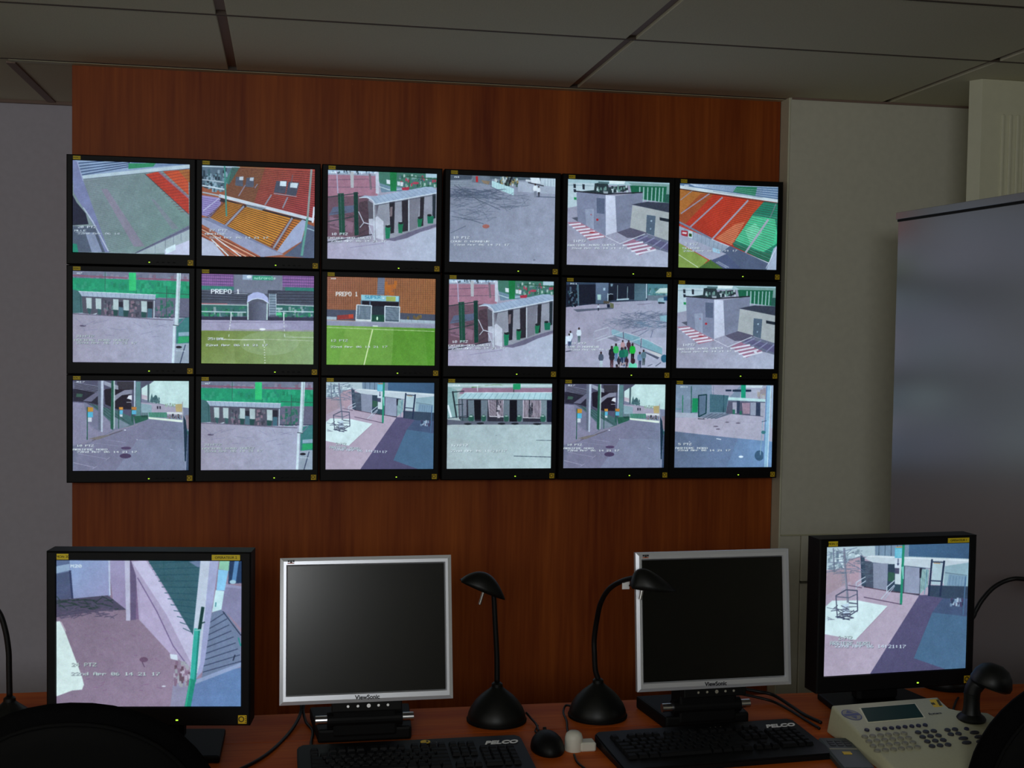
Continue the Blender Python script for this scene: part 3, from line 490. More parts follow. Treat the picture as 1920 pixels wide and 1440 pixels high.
PIX['ramp_under_stand'] = ((62,78, 1585,80, 1560,1330, 45,1340), '''
G 6c6880 8c94ae 30 60 1620 60 1620 1380 30 1380
P 54526a 30 60 1200 60 960 200 950 600 30 500 ; P 2a2838 62 200 420 240 400 420 240 380 62 370 ; S 8a889e 8 5 62 95 390 150 390 260 62 190 ; S 201e2c 7 5 80 110 390 165 380 275 80 205 ; P 3c5c50 110 260 190 270 180 310 100 310
P 221c2a 470 200 800 160 830 480 640 480 480 410 ; P 38343f 640 90 860 90 860 200 650 200 ; P 6c6880 190 365 420 200 490 195 300 375 ; P 8c8a9e 600 290 740 208 835 205 835 262 700 282 565 400 ; P e4e0e8 765 330 790 285 832 280 832 350 780 330 ; L d8d4dc 6 760 380 825 380 ; P 54546a 900 75 1130 75 960 190 ; P 9a9cae 470 82 655 150 655 205 600 195 470 135
P c8e0dc 1130 75 1620 75 1600 460 1200 410 1060 375 1060 130 ; G cce4e0 dce4e4 960 185 1040 130 1040 350 960 330 ; P 485e66 1040 125 1066 125 1058 375 1036 375 ; P c8b4c0 960 270 1035 290 1035 340 960 330
P 46686e 1065 375 1085 290 1095 255 1108 320 1140 275 1160 285 1180 340 1200 395 ; D 24 1070 290 1190 380 14 3c5c64 5c7c80 466870
P 8c86a0 30 380 235 395 430 520 600 760 350 900 150 960 30 1000 ; P 7c7a94 200 380 420 500 400 800 250 680 ; P 46686a 270 400 640 500 850 600 850 700 700 745 600 700 450 560 ; S 2c3c44 5 4 280 400 620 700 820 680 480 420 ; P 7c8898 560 560 800 700 700 745 600 720 
P 686c80 388 80 432 80 418 785 385 760 ; P bcc2d4 430 80 466 80 442 798 418 795 ; P 265c4c 566 80 596 80 582 772 545 750 ; P bccccc 595 80 614 80 600 752 586 750 ; P 5c8486 888 90 950 90 944 590 876 590 ; P b8c4d4 864 80 884 80 874 445 856 445 ; P 2c5c54 820 440 850 440 848 690 818 640
P aca2b6 950 380 1200 402 1340 432 1505 470 1505 560 950 560 ; P 8ca6b0 950 395 1090 418 1090 580 950 560 ; P 26263a 1158 434 1178 434 1176 472 1160 472 ; P 26263a 1192 434 1210 434 1208 472 1194 472 ; L 6c6880 5 955 378 1205 402 1345 432 ; P c0a874 1400 405 1490 400 1490 512 1410 512 ; D 24 1260 385 1400 430 14 8ca48c a0b4a4 98a0a4 ; P 50907c 1048 522 1290 520 1290 592 1048 588 ; S 306454 3 12 1050 522 1050 588 1290 592 1290 522
P dcdcdc 1288 515 1490 520 1490 546 1288 540 ; P 34343f 1355 540 1380 540 1378 598 1358 598 ; P 34343f 1430 545 1450 545 1450 600 1432 600 ; D 20 1290 550 1480 595 14 8c6c74 4c5460 6a7a80 ; P e4ecdc 1045 585 1495 628 1490 662 1045 618 ; P 285c4c 850 575 1040 560 1040 620 870 680 ; S 16282c 6 5 955 525 955 590 1040 590 1040 525 ; P acacb4 1490 370 1504 370 1500 640 1492 640
G 7e7a94 7a7e98 900 690 1045 612 1490 660 1510 1380 30 1380 160 960 600 780 ; P 8c94ae66 900 900 1500 900 1500 1340 600 1340 ; L 8c8498 18 160 965 440 870 620 775 900 690 ; L 544c54 8 300 920 700 775 ; L 68648099 6 1090 745 1480 790
P 7c7270 250 895 420 850 560 835 380 905
P d49434 248 450 320 455 320 512 248 512 ; P 54b8d8 248 520 318 520 316 592 250 592 ; P d0d4dc 250 596 302 596 300 656 250 656 ; L 185040 11 246 450 238 905 ; P d48c34 660 448 714 450 712 486 662 484 ; P 5cb8d8 668 492 710 492 708 548 666 548 ; P d0d4dc 668 550 706 552 704 584 668 582 ; L 185040 8 656 480 652 750 ; P c87c38 824 445 890 448 888 488 824 484 ; P 5cb4d8 828 492 886 492 884 550 828 548
P 183044 1505 560 1540 640 1556 800 1530 1205 1514 1205 ; P 8c7884 1530 560 1590 555 1590 770 1548 750 ; P 3c4c68 1560 780 1600 780 1580 1330 1530 1330 ; L 2c6c58 8 1550 760 1565 830
E 544064 745 1022 66 20 ; E 4c3c5c 735 1132 76 34 ; L b8b0cc 5 55 1225 320 1290 ; L b0a8c4 4 110 1100 490 1172 ; L b8b0cc 5 300 1312 365 1272 ; L b8b0cc 5 475 1192 530 1150 ; L c8c4dc 5 1320 1035 1355 1045 ; E e0e4ec 735 770 14 7 ; E c8c4d8 890 905 9 5 ; L 9c98b4 4 480 905 740 945 ; L 9c98b4 4 300 950 720 1000
O f4f4f4 38 27 60 975 _10_PTZ ; O f4f4f4 38 26 48 1030 ARRIERE_NORD ; O f4f4f4 39.5 25 100 1062 22nd_Apr_06_14_21_17
T f0f4f4 36 22 112 86 M17
N 5''')
PIX['tree_and_pink_paving'] = ((98,98, 1522,52, 1515,1285, 100,1388), '''
G b098aa c6b4c8 60 30 1560 30 1560 1400 60 1400
P b8c8d0 60 60 940 40 930 190 480 190 440 170 320 290 60 330 ; D 60 105 110 420 330 26 8a9ca8 d8e4e8 6c8090 a8b8c4 ; P ac929e 270 300 330 210 440 190 400 400 60 600 60 340 ; P b898a6 300 250 440 190 420 420 350 480
P dcecec 60 720 160 630 420 625 722 680 410 1020 300 1000 60 960
P 4c5468 480 230 1100 290 1040 575 880 550 480 492 ; G 5c5478 504c6c 1040 568 1560 560 1560 1400 556 1370 ; P 4c6c8c 1172 740 1560 770 1560 1300 1320 1300 1000 1195 ; P 48587a 1300 560 1540 560 1540 780 1172 740
G 44688c 3c5878 925 40 1560 30 1560 212 918 195 ; P 7a90a8 580 70 925 60 915 190 585 190 ; S 34485c 5 5 590 80 590 185 900 190 900 70 ; P bcccd0 910 185 1560 208 1560 480 1290 470 1130 300 ; P 94b0bc 1290 235 1560 240 1560 480 1280 475
P c8d0d8 478 205 545 172 910 190 1530 212 1530 242 1150 302 870 275 560 245 ; L 5c6c84 5 560 250 880 282 1150 305 ; L e8ecf0 7 510 185 900 200 1522 225
P 3c4c60 440 175 478 200 500 492 455 480 ; L 2c3c54 9 440 175 455 400 ; X 5a6a7c 4 30 470 250 560 470 40
P 8e92a8 565 252 722 256 712 528 575 505 ; P 34465a 716 262 785 262 785 500 716 522 ; P 345c4c 720 340 785 350 780 440 720 430 ; P 989cb4 888 282 1042 300 1036 556 884 546 ; P ccd8dc 790 300 850 300 850 465 790 460 ; P 50506c 790 300 830 302 830 360 790 356 ; P 344c5c 785 462 860 470 855 546 785 532 ; P accccc 1045 312 1132 312 1122 480 1045 558 ; S 4c6c70 4 7 1050 315 1045 550 1125 480 1130 315 ; P 262c3c 1035 300 1060 300 1050 400 1035 400 ; L 283c40 8 715 530 880 548 ; L 4c3040 6 480 490 720 530 1040 562
P 38485e 1125 470 1540 480 1540 600 1300 600 1125 575 ; P 7c98b0 1330 360 1512 378 1500 480 1310 470 ; S 54708c 3 6 1330 375 1320 470 1500 480 1510 385 ; L 54687c 5 1290 345 1510 372 ; D 30 1340 590 1470 650 20 7c94b0 34405c a8b8cc 4c4464 ; L 4c6c90 12 1495 380 1480 760
P b4c8d0 1168 245 1262 245 1242 468 1152 462 ; L 263450 18 1156 215 1132 575 ; L 263450 20 1278 230 1246 580 ; L 263450 10 1150 238 1285 242 ; L 263450 10 1150 425 1250 430 ; L c87830 5 1175 250 1240 254 ; L 6c98b0 8 1110 310 1090 560
P 5cb8d4 783 98 858 96 858 202 783 200 ; P d09050 790 90 860 86 860 98 790 98 ; S a8dce8 4 6 790 115 850 112 850 190 790 190 ; P d4dce8 783 200 852 200 850 300 783 300 ; L 3c4468 8 817 208 816 262 ; P 3c4468 804 255 830 255 817 280 ; L 249070 24 868 72 857 662 ; P 78d0bc 850 290 878 285 878 410 868 410
L c4ccdc 8 400 512 400 445 492 390 ; L c4ccdc 8 402 492 496 430 ; L c4ccdc 9 712 545 712 490 785 425 ; L c4ccdc 8 655 610 712 545 786 470 ; L b0b4c8 7 690 610 790 480 ; L 483450 6 480 592 860 662 ; L 483450 5 320 475 460 500
L 8a8a9c 16 265 105 285 350 318 645 ; L 5c5c74 5 275 105 295 350 328 645 ; L 78809a 6 105 250 280 240 445 180 ; L 78809a 6 100 345 280 310 430 310 ; L 6c7490 5 280 230 470 330 ; L 78809a 6 100 175 262 135 400 98 ; L 6c7490 5 290 165 340 120 ; L 78809a 5 108 290 210 250 280 290 ; L 687088 10 158 105 175 340 ; X 6a7488 4 60 110 130 450 360 60 ; X 8c90a0 4 24 250 370 290 560 12
L 4c5068 11 195 582 300 520 412 528 422 725 ; L 4c5068 10 198 582 218 800 340 780 425 722 ; L 5c6078 8 200 590 330 600 415 560 ; L 4c5068 10 330 650 420 660 ; P ccdcec 262 670 332 655 342 795 280 785 ; X 54586e 7 22 160 690 380 810 60 ; L 3c4460 8 200 790 345 820 ; L 6a7088 5 110 700 220 720 ; X 8a90a0 4 8 110 800 180 820 25
L 8a5a7066 5 420 1010 720 690
O d4e0dc 29 40 205 980 _2:PTZ ; O c4d0d4 34 38 150 1036 ARRIERE_NORD ; O dce0ec 36 32 200 1064 22nd_Apr_06_14:21:17
N 4''')
PIX['shelter_front'] = ((1003,75, 1820,80, 1812,740, 997,745), '''
G a8b0b2 bcced0 980 60 1840 60 1840 760 980 760
P 9cb4b4 980 60 1840 60 1840 112 980 118 ; L 5c8454 8 1190 108 1360 88 1560 92 ; S d0dce0 4 3 1003 85 1820 88 1820 104 1003 104 ; P 98728a 1120 112 1840 112 1840 158 1090 158 ; P 88a8a8 980 95 1075 130 1085 345 980 355 ; L e4ecf0 15 1003 250 1030 345 ; L 6c8c8c 4 1003 150 1080 150 ; P 209a64 1514 80 1573 80 1573 124 1514 124 ; L 2c3c38 6 1520 124 1519 150 ; L dce4e8 5 1235 90 1235 140
P 30303e 1085 200 1820 204 1820 392 1130 392 1090 350 ; P 7c8090 1090 200 1150 200 1150 340 1095 340
P 6c7884 1160 208 1215 208 1215 385 1166 385 ; P 12121c 1208 206 1262 206 1262 362 1214 362 ; P 6c7884 1262 208 1316 208 1312 385 1264 385 ; P ccbccc 1318 206 1440 206 1438 335 1328 335 ; S 40343f 5 11 1325 206 1330 335 1436 335 1436 206 ; P 34343f 1385 206 1396 206 1396 385 1385 385 ; P 6c7884 1440 208 1488 208 1486 385 1440 385 ; P 12121c 1488 206 1545 206 1545 375 1490 375 ; P 6c7884 1545 208 1594 208 1592 385 1548 385 ; P ccbccc 1592 206 1735 206 1734 342 1592 342 ; S 40343f 5 12 1598 206 1598 342 1730 342 1730 206 ; P 34343f 1640 206 1650 206 1648 385 1638 385 ; P 7c8c94 1735 206 1780 206 1778 385 1735 385 ; P 181c30 1780 204 1820 204 1820 385 1785 385
L dcd4dc 6 1330 335 1440 338 ; L dcd4dc 6 1592 345 1735 348 ; D 20 1380 210 1410 330 12 50505c c0b4c0 ; D 20 1630 210 1660 330 12 50505c 30303c
P 54646c 1100 345 1165 345 1165 395 1105 395 ; E 2c5c50 1186 352 24 30 ; E 2c5c50 1284 350 20 28 ; E 2c5c50 1462 352 20 30 ; E 2c5c50 1564 350 20 28 ; E 2c6454 1750 352 22 30 ; E c0d4cc 1184 334 14 5 ; E c0d4cc 1284 332 11 4 ; E c0d4cc 1462 332 12 4 ; E c0d4cc 1562 332 12 4 ; E c0d4cc 1748 332 13 4
P b0d0d8 1080 196 1132 150 1840 146 1840 204 ; S 84a8b4 4 17 1130 150 1085 196 1830 202 1840 146 ; L dcecf0 5 1132 150 1820 148 ; L 4c5460 5 1085 202 1820 207
L 243038 12 1040 140 1072 345 ; L 243038 7 1040 145 1130 138 ; L 243038 6 1065 245 1125 240 ; L 344450 8 1115 200 1120 370 ; L 384854 5 1005 350 1150 330
G 5c6070 686c7c 990 358 1130 372 1820 378 1820 398 1040 400 990 405 ; E 20242c 1160 394 30 8 ; E 20242c 1258 390 30 8 ; E 20242c 1425 392 30 8 ; E 20242c 1530 392 30 8 ; E 20242c 1705 394 32 8
L 465464 4 1698 521 1818 523 ; L 465464 5 1522 645 1818 653 ; E 5c6c74 1384 484 6 3 ; P b0c0c488 1000 420 1500 420 1400 560 1000 500
O f0f4f4 23 17 1028 552 17:PTZ ; O f0f4f4 22 16 1028 596 22nd_Apr_06_14:21:17
T f0f4f4 20 11 1042 86 M16
N 5''')
PIX['gate_and_pavement'] = ((998,68, 1785,72, 1770,738, 985,745), '''
G b8aabc b0acc0 970 50 1800 50 1800 540 970 460
P 7e8ea4 970 50 1530 50 1500 300 1150 335 970 335 ; P a29eb4 1285 60 1530 60 1425 175 1290 150 ; P acacc0 1530 60 1800 60 1800 185 1560 180 ; D 30 1640 90 1760 170 20 9a8c98 b4b0bc a89c94 ; P 26344c 1398 106 1446 106 1446 122 1398 122 ; P 26344c 1455 106 1606 106 1606 124 1455 124 ; P 189c78 1524 70 1563 70 1560 182 1524 182 ; P d4dce4 1563 70 1700 72 1690 92 1563 92 ; L 6c7c94 4 1125 75 1120 330 ; L 6c7c94 4 1300 75 1300 295 ; L 6c7c94 3 1200 75 1200 150
P 18905c 1130 178 1176 178 1172 292 1126 295 ; E dce8e0 1122 230 4 6 ; L 2c7c5c 7 1052 155 1050 328 ; L 2c5c54 7 1122 80 1120 330 ; P acb0c0 970 292 1175 302 1175 338 970 332 ; L 34848499 4 990 265 1050 268
P 46607c88 1182 160 1245 150 1240 300 1180 330 ; L 163c44 9 1180 330 1180 155 1245 148 1240 300 1180 330 ; P 4c7080 1270 145 1425 155 1400 292 1270 292 ; S 2c5460 3 12 1275 148 1272 290 1400 292 1420 155 ; L 2c4c5c 6 1385 150 1380 292
P 58586e 1420 200 1720 210 1704 328 1400 302 ; P a8a4b8 1455 210 1490 210 1488 300 1455 300 ; P 34405a 1490 200 1515 200 1512 300 1490 300 ; P bc98ac 1532 215 1596 215 1594 305 1540 305 ; S 5c4c60 3 5 1540 215 1540 305 1594 305 1594 215 ; P 989cb0 1600 212 1645 212 1642 318 1600 315 ; P 34405a 1645 212 1680 212 1678 320 1645 318 ; P a8a8b8 1680 212 1720 215 1704 325 1680 322 ; P 2c6c5c 1455 270 1475 270 1475 308 1455 306 ; P 2c6c5c 1512 280 1530 280 1530 312 1512 310
P bcdcdc 1422 168 1722 184 1720 206 1418 192 ; L 5c6c80 4 1420 195 1718 208
P 768094 1180 335 1265 305 1450 305 1325 345 ; S 4c586e 4 4 1270 300 1200 345 1330 345 1440 306 ; L 34343f 6 1175 345 1230 350
E 6a6074 1320 408 20 5 ; E 6a6074 1338 430 18 5 ; E 6a6074 1410 373 18 4 ; E 6a6074 1500 380 20 5 ; L a49cb0 3 1190 350 1700 380 ; L a49cb0 3 1430 320 1350 450
G 646c88 7498c4 970 448 1400 495 1790 532 1790 760 970 760 ; G 64708a 6c80a4 970 448 1400 495 1500 505 1400 760 970 760 ; L dce0ec 6 1325 508 1362 514 ; L c8ccdc 4 1100 532 1112 534
E 3c5c7a 1672 645 38 42 ; L 94bcd8 34 1748 72 1718 740 ; L 6c8cb8 9 1732 80 1705 740 ; L c8dce8 7 1765 80 1738 740 ; L 8cacc0 6 1700 350 1680 640 ; E 3c7c84 1705 455 18 14 ; L 4c5c74 5 1690 370 1730 360 ; E e4f0fc 1524 655 19 9 ; P a8b8d0 1770 80 1800 80 1800 420 1765 420
O f4f4f4 22 18 1015 544 5_PTZ ; O f4f4f4 22 15 992 578 ARRIERE_NORD ; O f4f4f4 21.5 14 1010 596 22nd_Apr_06_14_21_17
T dce4e8 20 11 1034 80 M18
N 5''')
PIX['wall_and_steps'] = ((345,170, 1477,175, 1475,1060, 343,1064), '''
G 806a7c a88ca4 320 150 1500 150 1500 1080 320 1080
G 8890b4 7c8cb8 320 150 680 150 670 405 320 440 ; G 8ca0c8 9c98c0 425 170 665 170 665 390 450 410 ; P 5c6c90 320 150 425 150 425 232 320 262 ; P 94a8c4 320 210 425 190 425 230 320 255 ; G 4c5878 545878 320 260 425 235 440 400 320 420 ; L 343c60 12 428 232 442 402
P 504a60 320 410 450 402 660 382 775 470 600 480 450 500 320 520 ; X 2c3c3c 5 40 360 400 700 470 40 ; X 5c5068 5 50 360 460 700 520 40 ; G a498bc 9c88ac 662 165 775 165 775 472 690 405 ; L c0c4dc 10 668 170 672 380
P c4bcd4 763 165 795 165 797 536 772 536 ; P 6a5a7c 795 165 835 165 835 530 800 535 ; P 86688c 835 260 860 380 850 530 832 525
P b4a2c0 800 165 900 165 1010 300 1188 630 1162 822 1045 740 850 530 832 260 ; P ccc0dc 808 180 890 165 1190 635 1172 800 1020 500 ; P bca8c8 850 300 960 480 1060 690 1040 735 860 530 ; L 74608a 6 842 275 960 480 1060 690 1150 812
P 38606c 900 160 1230 160 1182 625 1030 370 ; P 6c7c9c 1130 160 1230 160 1225 220 ; S 245060 4 12 905 170 1230 150 1200 640 1130 600 ; L 285860 4 1000 170 1010 300
P 74809e 1290 490 1365 465 1475 610 1475 800 1235 892 1262 700 ; S 36405e 5 9 1285 530 1370 470 1490 800 1240 870 ; P 8c86a8 1360 310 1500 330 1500 610 1400 500 1355 470 ; L 2c9088 8 1460 640 1475 690 ; L 202840 6 1440 745 1428 780 ; L 262c44 5 1365 480 1475 625
P 243c60 1400 160 1500 160 1500 305 1398 312 ; L 5c8cc0 26 1450 165 1432 290 ; E a8ccdc 1425 300 20 12 ; P 9c98ba 1375 312 1500 330 1500 345 1370 330
P c8ccdc 1228 165 1290 165 1225 840 1160 905 1182 620 ; G acaccf a4a4cc 1285 165 1340 165 1255 785 1238 850 1200 890 1225 800 ; P 94ccac 1345 165 1405 165 1400 232 1338 222 ; P 8cc8ec 1336 224 1398 232 1375 352 1325 352 ; P cce8ec 1320 350 1373 356 1356 468 1298 485 ; L 3c8c94 6 1322 425 1320 450
G 6c82b0 6484b4 1070 930 1480 820 1500 1080 1040 1080 ; P 98a4c8 1195 900 1480 790 1480 815 1195 925 ; P 9890ac 1060 930 1160 900 1140 1080 1040 1080 ; D 50 1060 780 1150 920 16 8c6c84 b8a8b8 6c5060 a4a0a8 ; P dce0ec 1040 740 1085 745 1090 780 1045 770
L 34b0a0 38 1208 590 1182 905 ; L 1c8478 10 1220 600 1196 905 ; L 209078 38 1180 900 1148 1075 ; L 34b48c 8 1166 900 1136 1075 ; L 183c3c 20 1242 455 1222 590 ; L 183c3c 7 1222 556 1254 545 ; L 88c8c0 8 1195 595 1232 592
P dfeae4 320 545 365 540 395 600 500 880 512 930 500 960 440 965 320 1010 ; L c8b0c0 5 372 545 400 600 ; E 70506a 880 775 26 16 ; L 5c4460 5 870 790 885 820 ; E dcdce8 1003 938 12 4 ; X 8c6888 4 30 500 600 1000 980 20
O c4ccc4 26 22 435 795 24_PTZ ; O ccd4d0 27.5 20 432 852 22nd_Apr_06_14_21_17 ; T e0e8ec 24 18 430 195 M20
N 4''')

SCREEN_ORDER = ['stand_empty', 'stand_orange', 'turnstile_shelter', 'yard_shadows', 'white_block', 'stand_three_colours',
                'green_hedge_shelter', 'tunnel_arch', 'dugout_super', 'turnstile_shelter', 'courtyard_people', 'white_block',
                'ramp_under_stand', 'green_hedge_shelter', 'tree_and_pink_paving', 'shelter_front', 'ramp_under_stand', 'gate_and_pavement']

PICMAT = {}
for k, (q, s) in PIX.items():
    p_ = Painter(*((440, 352) if k in ('tree_and_pink_paving', 'wall_and_steps') else (360, 288)), q, seed=7); p_.run(s)
    PICMAT[k] = image_material('picture_' + k, p_.result())

# ================================================================== THE ROOM
FL, CE = 0.0, 2.537
LX, RX, BY, FY = -3.2, 2.75, .88, -6.5
obj('floor', bx(LX, RX, FY, BY, -.1, 0), 'carpet', kind='structure')
ceil = obj('ceiling', bx(LX, RX, FY, BY, CE + .03, CE + .13), 'ceiling_board', kind='structure')
xs = [LX, -2.66, -1.46, -.727, .476, 1.679, RX]
xs = [LX, -1.93, -.727, .476, 1.679, RX]
ys = [BY, .075, -.68, -1.28, -1.88, -2.48, -3.08, -3.68, -4.28, -4.88, -5.48, -6.08, FY]
G, g = .015, .0055
for i in range(len(xs) - 1):
    for j in range(len(ys) - 1):
        obj('ceiling_tile', bx(xs[i] + G, xs[i + 1] - G, ys[j + 1] + g, ys[j] - g, CE, CE + .032, .0015), 'ceiling_board', ceil)
for x in xs[1:-1]: obj('ceiling_runner', bx(x - .016, x + .016, FY, BY, CE + .010, CE + .030), 'grid_metal', ceil)
for y in ys[1:-1]: obj('ceiling_cross_bar', bx(LX, RX, y - .0055, y + .0055, CE - .0012, CE + .029), 'grid_shadow', ceil)  # bars coloured dark to paint the shade in the joints between tile rows

# veneered panel wall that carries the monitors, and the white walls around it
obj('wall_center', bx(-1.262, 1.292, .12, BY, 0, CE), 'pear_veneer', kind='structure')
obj('wall_back', bx(LX - .1, RX + .1, BY, BY + .1, 0, CE + .13), 'grey_wall', kind='structure')
obj('wall_left', bx(LX - .1, LX, FY, -5.2, 0, CE + .1, bm=bx(LX - .1, LX, -3.4, BY, 0, CE + .1, bm=bx(LX - .1, LX, -5.2, -3.4, 0, 1.0, bm=bx(LX - .1, LX, -5.2, -3.4, 2.4, CE + .1)))), 'white_wall', kind='structure')
obj('wall_right', bx(RX, RX + .1, FY, BY, 0, CE + .13), 'white_wall', kind='structure')
obj('wall_front', bx(LX, -1.9, FY - .1, FY, 0, CE + .1, bm=bx(-.5, RX, FY - .1, FY, 0, CE + .1, bm=bx(-1.9, -.5, FY - .1, FY, 0, 1.86, bm=bx(-1.9, -.5, FY - .1, FY, 2.4, CE + .1)))), 'white_wall', kind='structure')
for nm, a, hor in (('window_1', (-1.9, -.5, FY - .06), True), ('window_2', (-5.2, -3.4, LX - .06), False)):
    lo, hi, pl = a; b = bmesh.new(); mid = (lo + hi) / 2; zb = 1.86 if hor else 1.0
    for u0, u1, v0, v1 in ((lo, hi, zb, zb + .04), (lo, hi, 2.36, 2.4), (lo, lo + .04, zb + .04, 2.36), (hi - .04, hi, zb + .04, 2.36), (mid - .02, mid + .02, zb + .04, 2.36)):
        (bx(u0, u1, pl - .03, pl + .03, v0, v1, bm=b) if hor else bx(pl - .03, pl + .03, u0, u1, v0, v1, bm=b))
    obj(nm, b, 'window_frame', kind='structure')
# white partition to the right of the veneer: slightly proud of it, thick left return
wp = obj('wall_partition', bx(1.3015, 2.60, .045, BY, .900, CE), 'white_wall', kind='structure')
obj('corner_post', bx(1.2935, 1.3005, .0445, .12, .0, CE - .001, .0006), 'cream_board', wp)
obj('lower_board', bx(1.3015, 1.383, .046, .4, .0, .897, .002), 'white_wall', wp)
obj('lower_board', bx(1.385, 1.455, .040, .4, .0, .712, .002), 'white_wall', wp)
obj('lower_board', bx(1.385, 1.455, .040, .4, .722, .897, .002), 'white_wall', wp)
obj('lower_board', bx(1.457, 2.60, .046, .4, .0, .897, .002), 'white_wall', wp)
obj('dado_strip', bx(1.3015, 2.60, .039, .05, .896, .901, .001), 'trim_metal', wp)
obj('trim_1', bx(-1.46, 1.292, .082, .12, CE - .003, CE + .001, .0006), 'trim_metal', kind='structure')
obj('trim_2', bx(-3.2, -1.262, .86, BY, CE - .012, CE + .001), 'grid_metal', kind='structure')
obj('trim_3', bx(1.305, 2.60, .038, .046, CE - .007, CE + .001), 'grid_metal', kind='structure')
obj('trim_4', bx(-1.475, -1.445, .12, BY, CE - .006, CE + .001), 'grid_metal', kind='structure')

# thin cream partition panel standing nearer, top right
pp = thing('partition_panel', 'cream partition panel with fluted lower part rising to the ceiling behind the grey cabinet', 'panel', (1.763, -.395, 0))
obj('panel', prism([(0, 0), (.025, -.041), (.80, -.01), (.80, .03)], 0, CE - .001), 'cream_board', pp)
for k in range(8):
    x = .10 + k * .028
    obj('rib', bx(x, x + .012, -.0445, -.034, .2, 2.42, .003), 'cream_board', pp)

# ================================================================== MONITORS
W_, H_ = .4165, .3640          # outer size of the black monitors
SW, SH = .3763, .3040          # picture size
OX, OZ = 0.0, .0105            # the picture sits a little above the middle

def mesh_of(bm, m, smooth=False):
    o = obj('tmp', bm, m, smooth=smooth); me = o.data; bpy.data.objects.remove(o); return me
def frame_bm(w, h, sw, sh, dz, dep, chamfer, inset=.004, cd=None):
    """Bezel: outer rounded rectangle, chamfered lip, recess down to the picture. Centre of picture at the origin, front at y=0."""
    b = bmesh.new(); x0, x1 = -w / 2, w / 2; z1 = h / 2 - dz; z0 = -h / 2 - dz
    def ring(xa, xb, za, zb, y): return [b.verts.new(p) for p in ((xa, y, za), (xb, y, za), (xb, y, zb), (xa, y, zb))]
    rs = [ring(x0, x1, z0, z1, dep), ring(x0, x1, z0, z1, cd or chamfer), ring(x0 + chamfer, x1 - chamfer, z0 + chamfer, z1 - chamfer, 0),
          ring(-sw / 2 - inset * .6, sw / 2 + inset * .6, -sh / 2 - inset * .6, sh / 2 + inset * .6, 0), ring(-sw / 2, sw / 2, -sh / 2, sh / 2, inset)]
    for a, c in zip(rs, rs[1:]):
        for k in range(4): b.faces.new((a[k], a[(k + 1) % 4], c[(k + 1) % 4], c[k]))
    b.faces.new(rs[0]); return b
def screen_mesh(sw, sh, y, m):
    me = bpy.data.meshes.new('screen'); me.from_pydata([(-sw / 2, y, -sh / 2), (sw / 2, y, -sh / 2), (sw / 2, y, sh / 2), (-sw / 2, y, sh / 2), (-sw / 2, y + .002, -sh / 2), (sw / 2, y + .002, -sh / 2), (sw / 2, y + .002, sh / 2), (-sw / 2, y + .002, sh / 2)],
        [], [(0, 1, 2, 3), (7, 6, 5, 4), (1, 0, 4, 5), (2, 1, 5, 6), (3, 2, 6, 7), (0, 3, 7, 4)])
    uv = me.uv_layers.new(name='UVMap')
    for p in me.polygons:
        for li in p.loop_indices:
            v = me.vertices[me.loops[li].vertex_index].co; uv.data[li].uv = ((v.x + sw / 2) / sw, (v.z + sh / 2) / sh)
    me.materials.append(m); return me
FRAME = mesh_of(frame_bm(W_, H_, SW, SH, OZ, .058, .003), 'black_plastic')
BACK = mesh_of(bx(-.14, .14, .055, .085, -.13, .11, .008), 'matt_black')
MOUNT = mesh_of(bx(-.06, .06, .085, .120, -.06, .06, .002), 'matt_black')
LED = mesh_of(bx(.0555, .0605, -.0012, .002, -.1815, -.1785, .0005), 'led_green')
STICK = mesh_of(bx(-.187, -.163, -.0008, .001, .1545, .1665), 'yellow_label')
BADGE = mesh_of(bx(.1835, .2015, -.0010, .002, -.188, -.170, .0006), 'yellow_badge')
RINGM = None
def ring_mesh():
    b = bmesh.new(); n = 18; cx, cz = .1905, -.178
    o_ = [b.verts.new((cx + .0062 * math.cos(6.2832 * k / n), -.0014, cz + .0062 * math.sin(6.2832 * k / n))) for k in range(n)]
    i_ = [b.verts.new((cx + .0040 * math.cos(6.2832 * k / n), -.0014, cz + .0040 * math.sin(6.2832 * k / n))) for k in range(n)]
    for k in range(n): b.faces.new((o_[k], o_[(k + 1) % n], i_[(k + 1) % n], i_[k]))
    for z in (-.186, -.182, -.178, -.174): bx(.1985, .2005, -.0014, -.0008, z, z + .002, bm=b)
    return b
RINGM = mesh_of(ring_mesh(), 'label_ink')
BTN = mesh_of(bx(-.004, .004, -.0010, .002, -.1805, -.1780, .0005), 'matt_black')

def black_monitor(label, number, pic, loc, rz=0, group=None, operator=None):
    t = thing('black_monitor', label, 'monitor', loc, rz, group)
    obj('housing', FRAME, None, t); bk = obj('back_cover', BACK, None, t)
    if not operator: obj('wall_mount', MOUNT, None, t)
    obj('screen', screen_mesh(SW, SH, .0025, PICMAT[pic]), None, t)
    obj('power_light', LED, None, t)
    st = obj('number_sticker', STICK, None, t)
    obj('lettering', upright(lettering('MON %d' % number, .0072), -.175, -.0012, .1604), 'label_ink', st)
    bd = obj('badge', BADGE, None, t); obj('emblem', RINGM, None, bd)
    for k in range(4): obj('button', BTN, None, t, loc=(.085 + k * .018, 0, 0))
    if operator:
        s2 = obj('name_sticker', bx(.128, .186, -.0008, .001, .1545, .1660), 'yellow_label', t)
        obj('lettering', upright(lettering(operator, .0072), .157, -.0012, .1602), 'label_ink', s2)
    return t

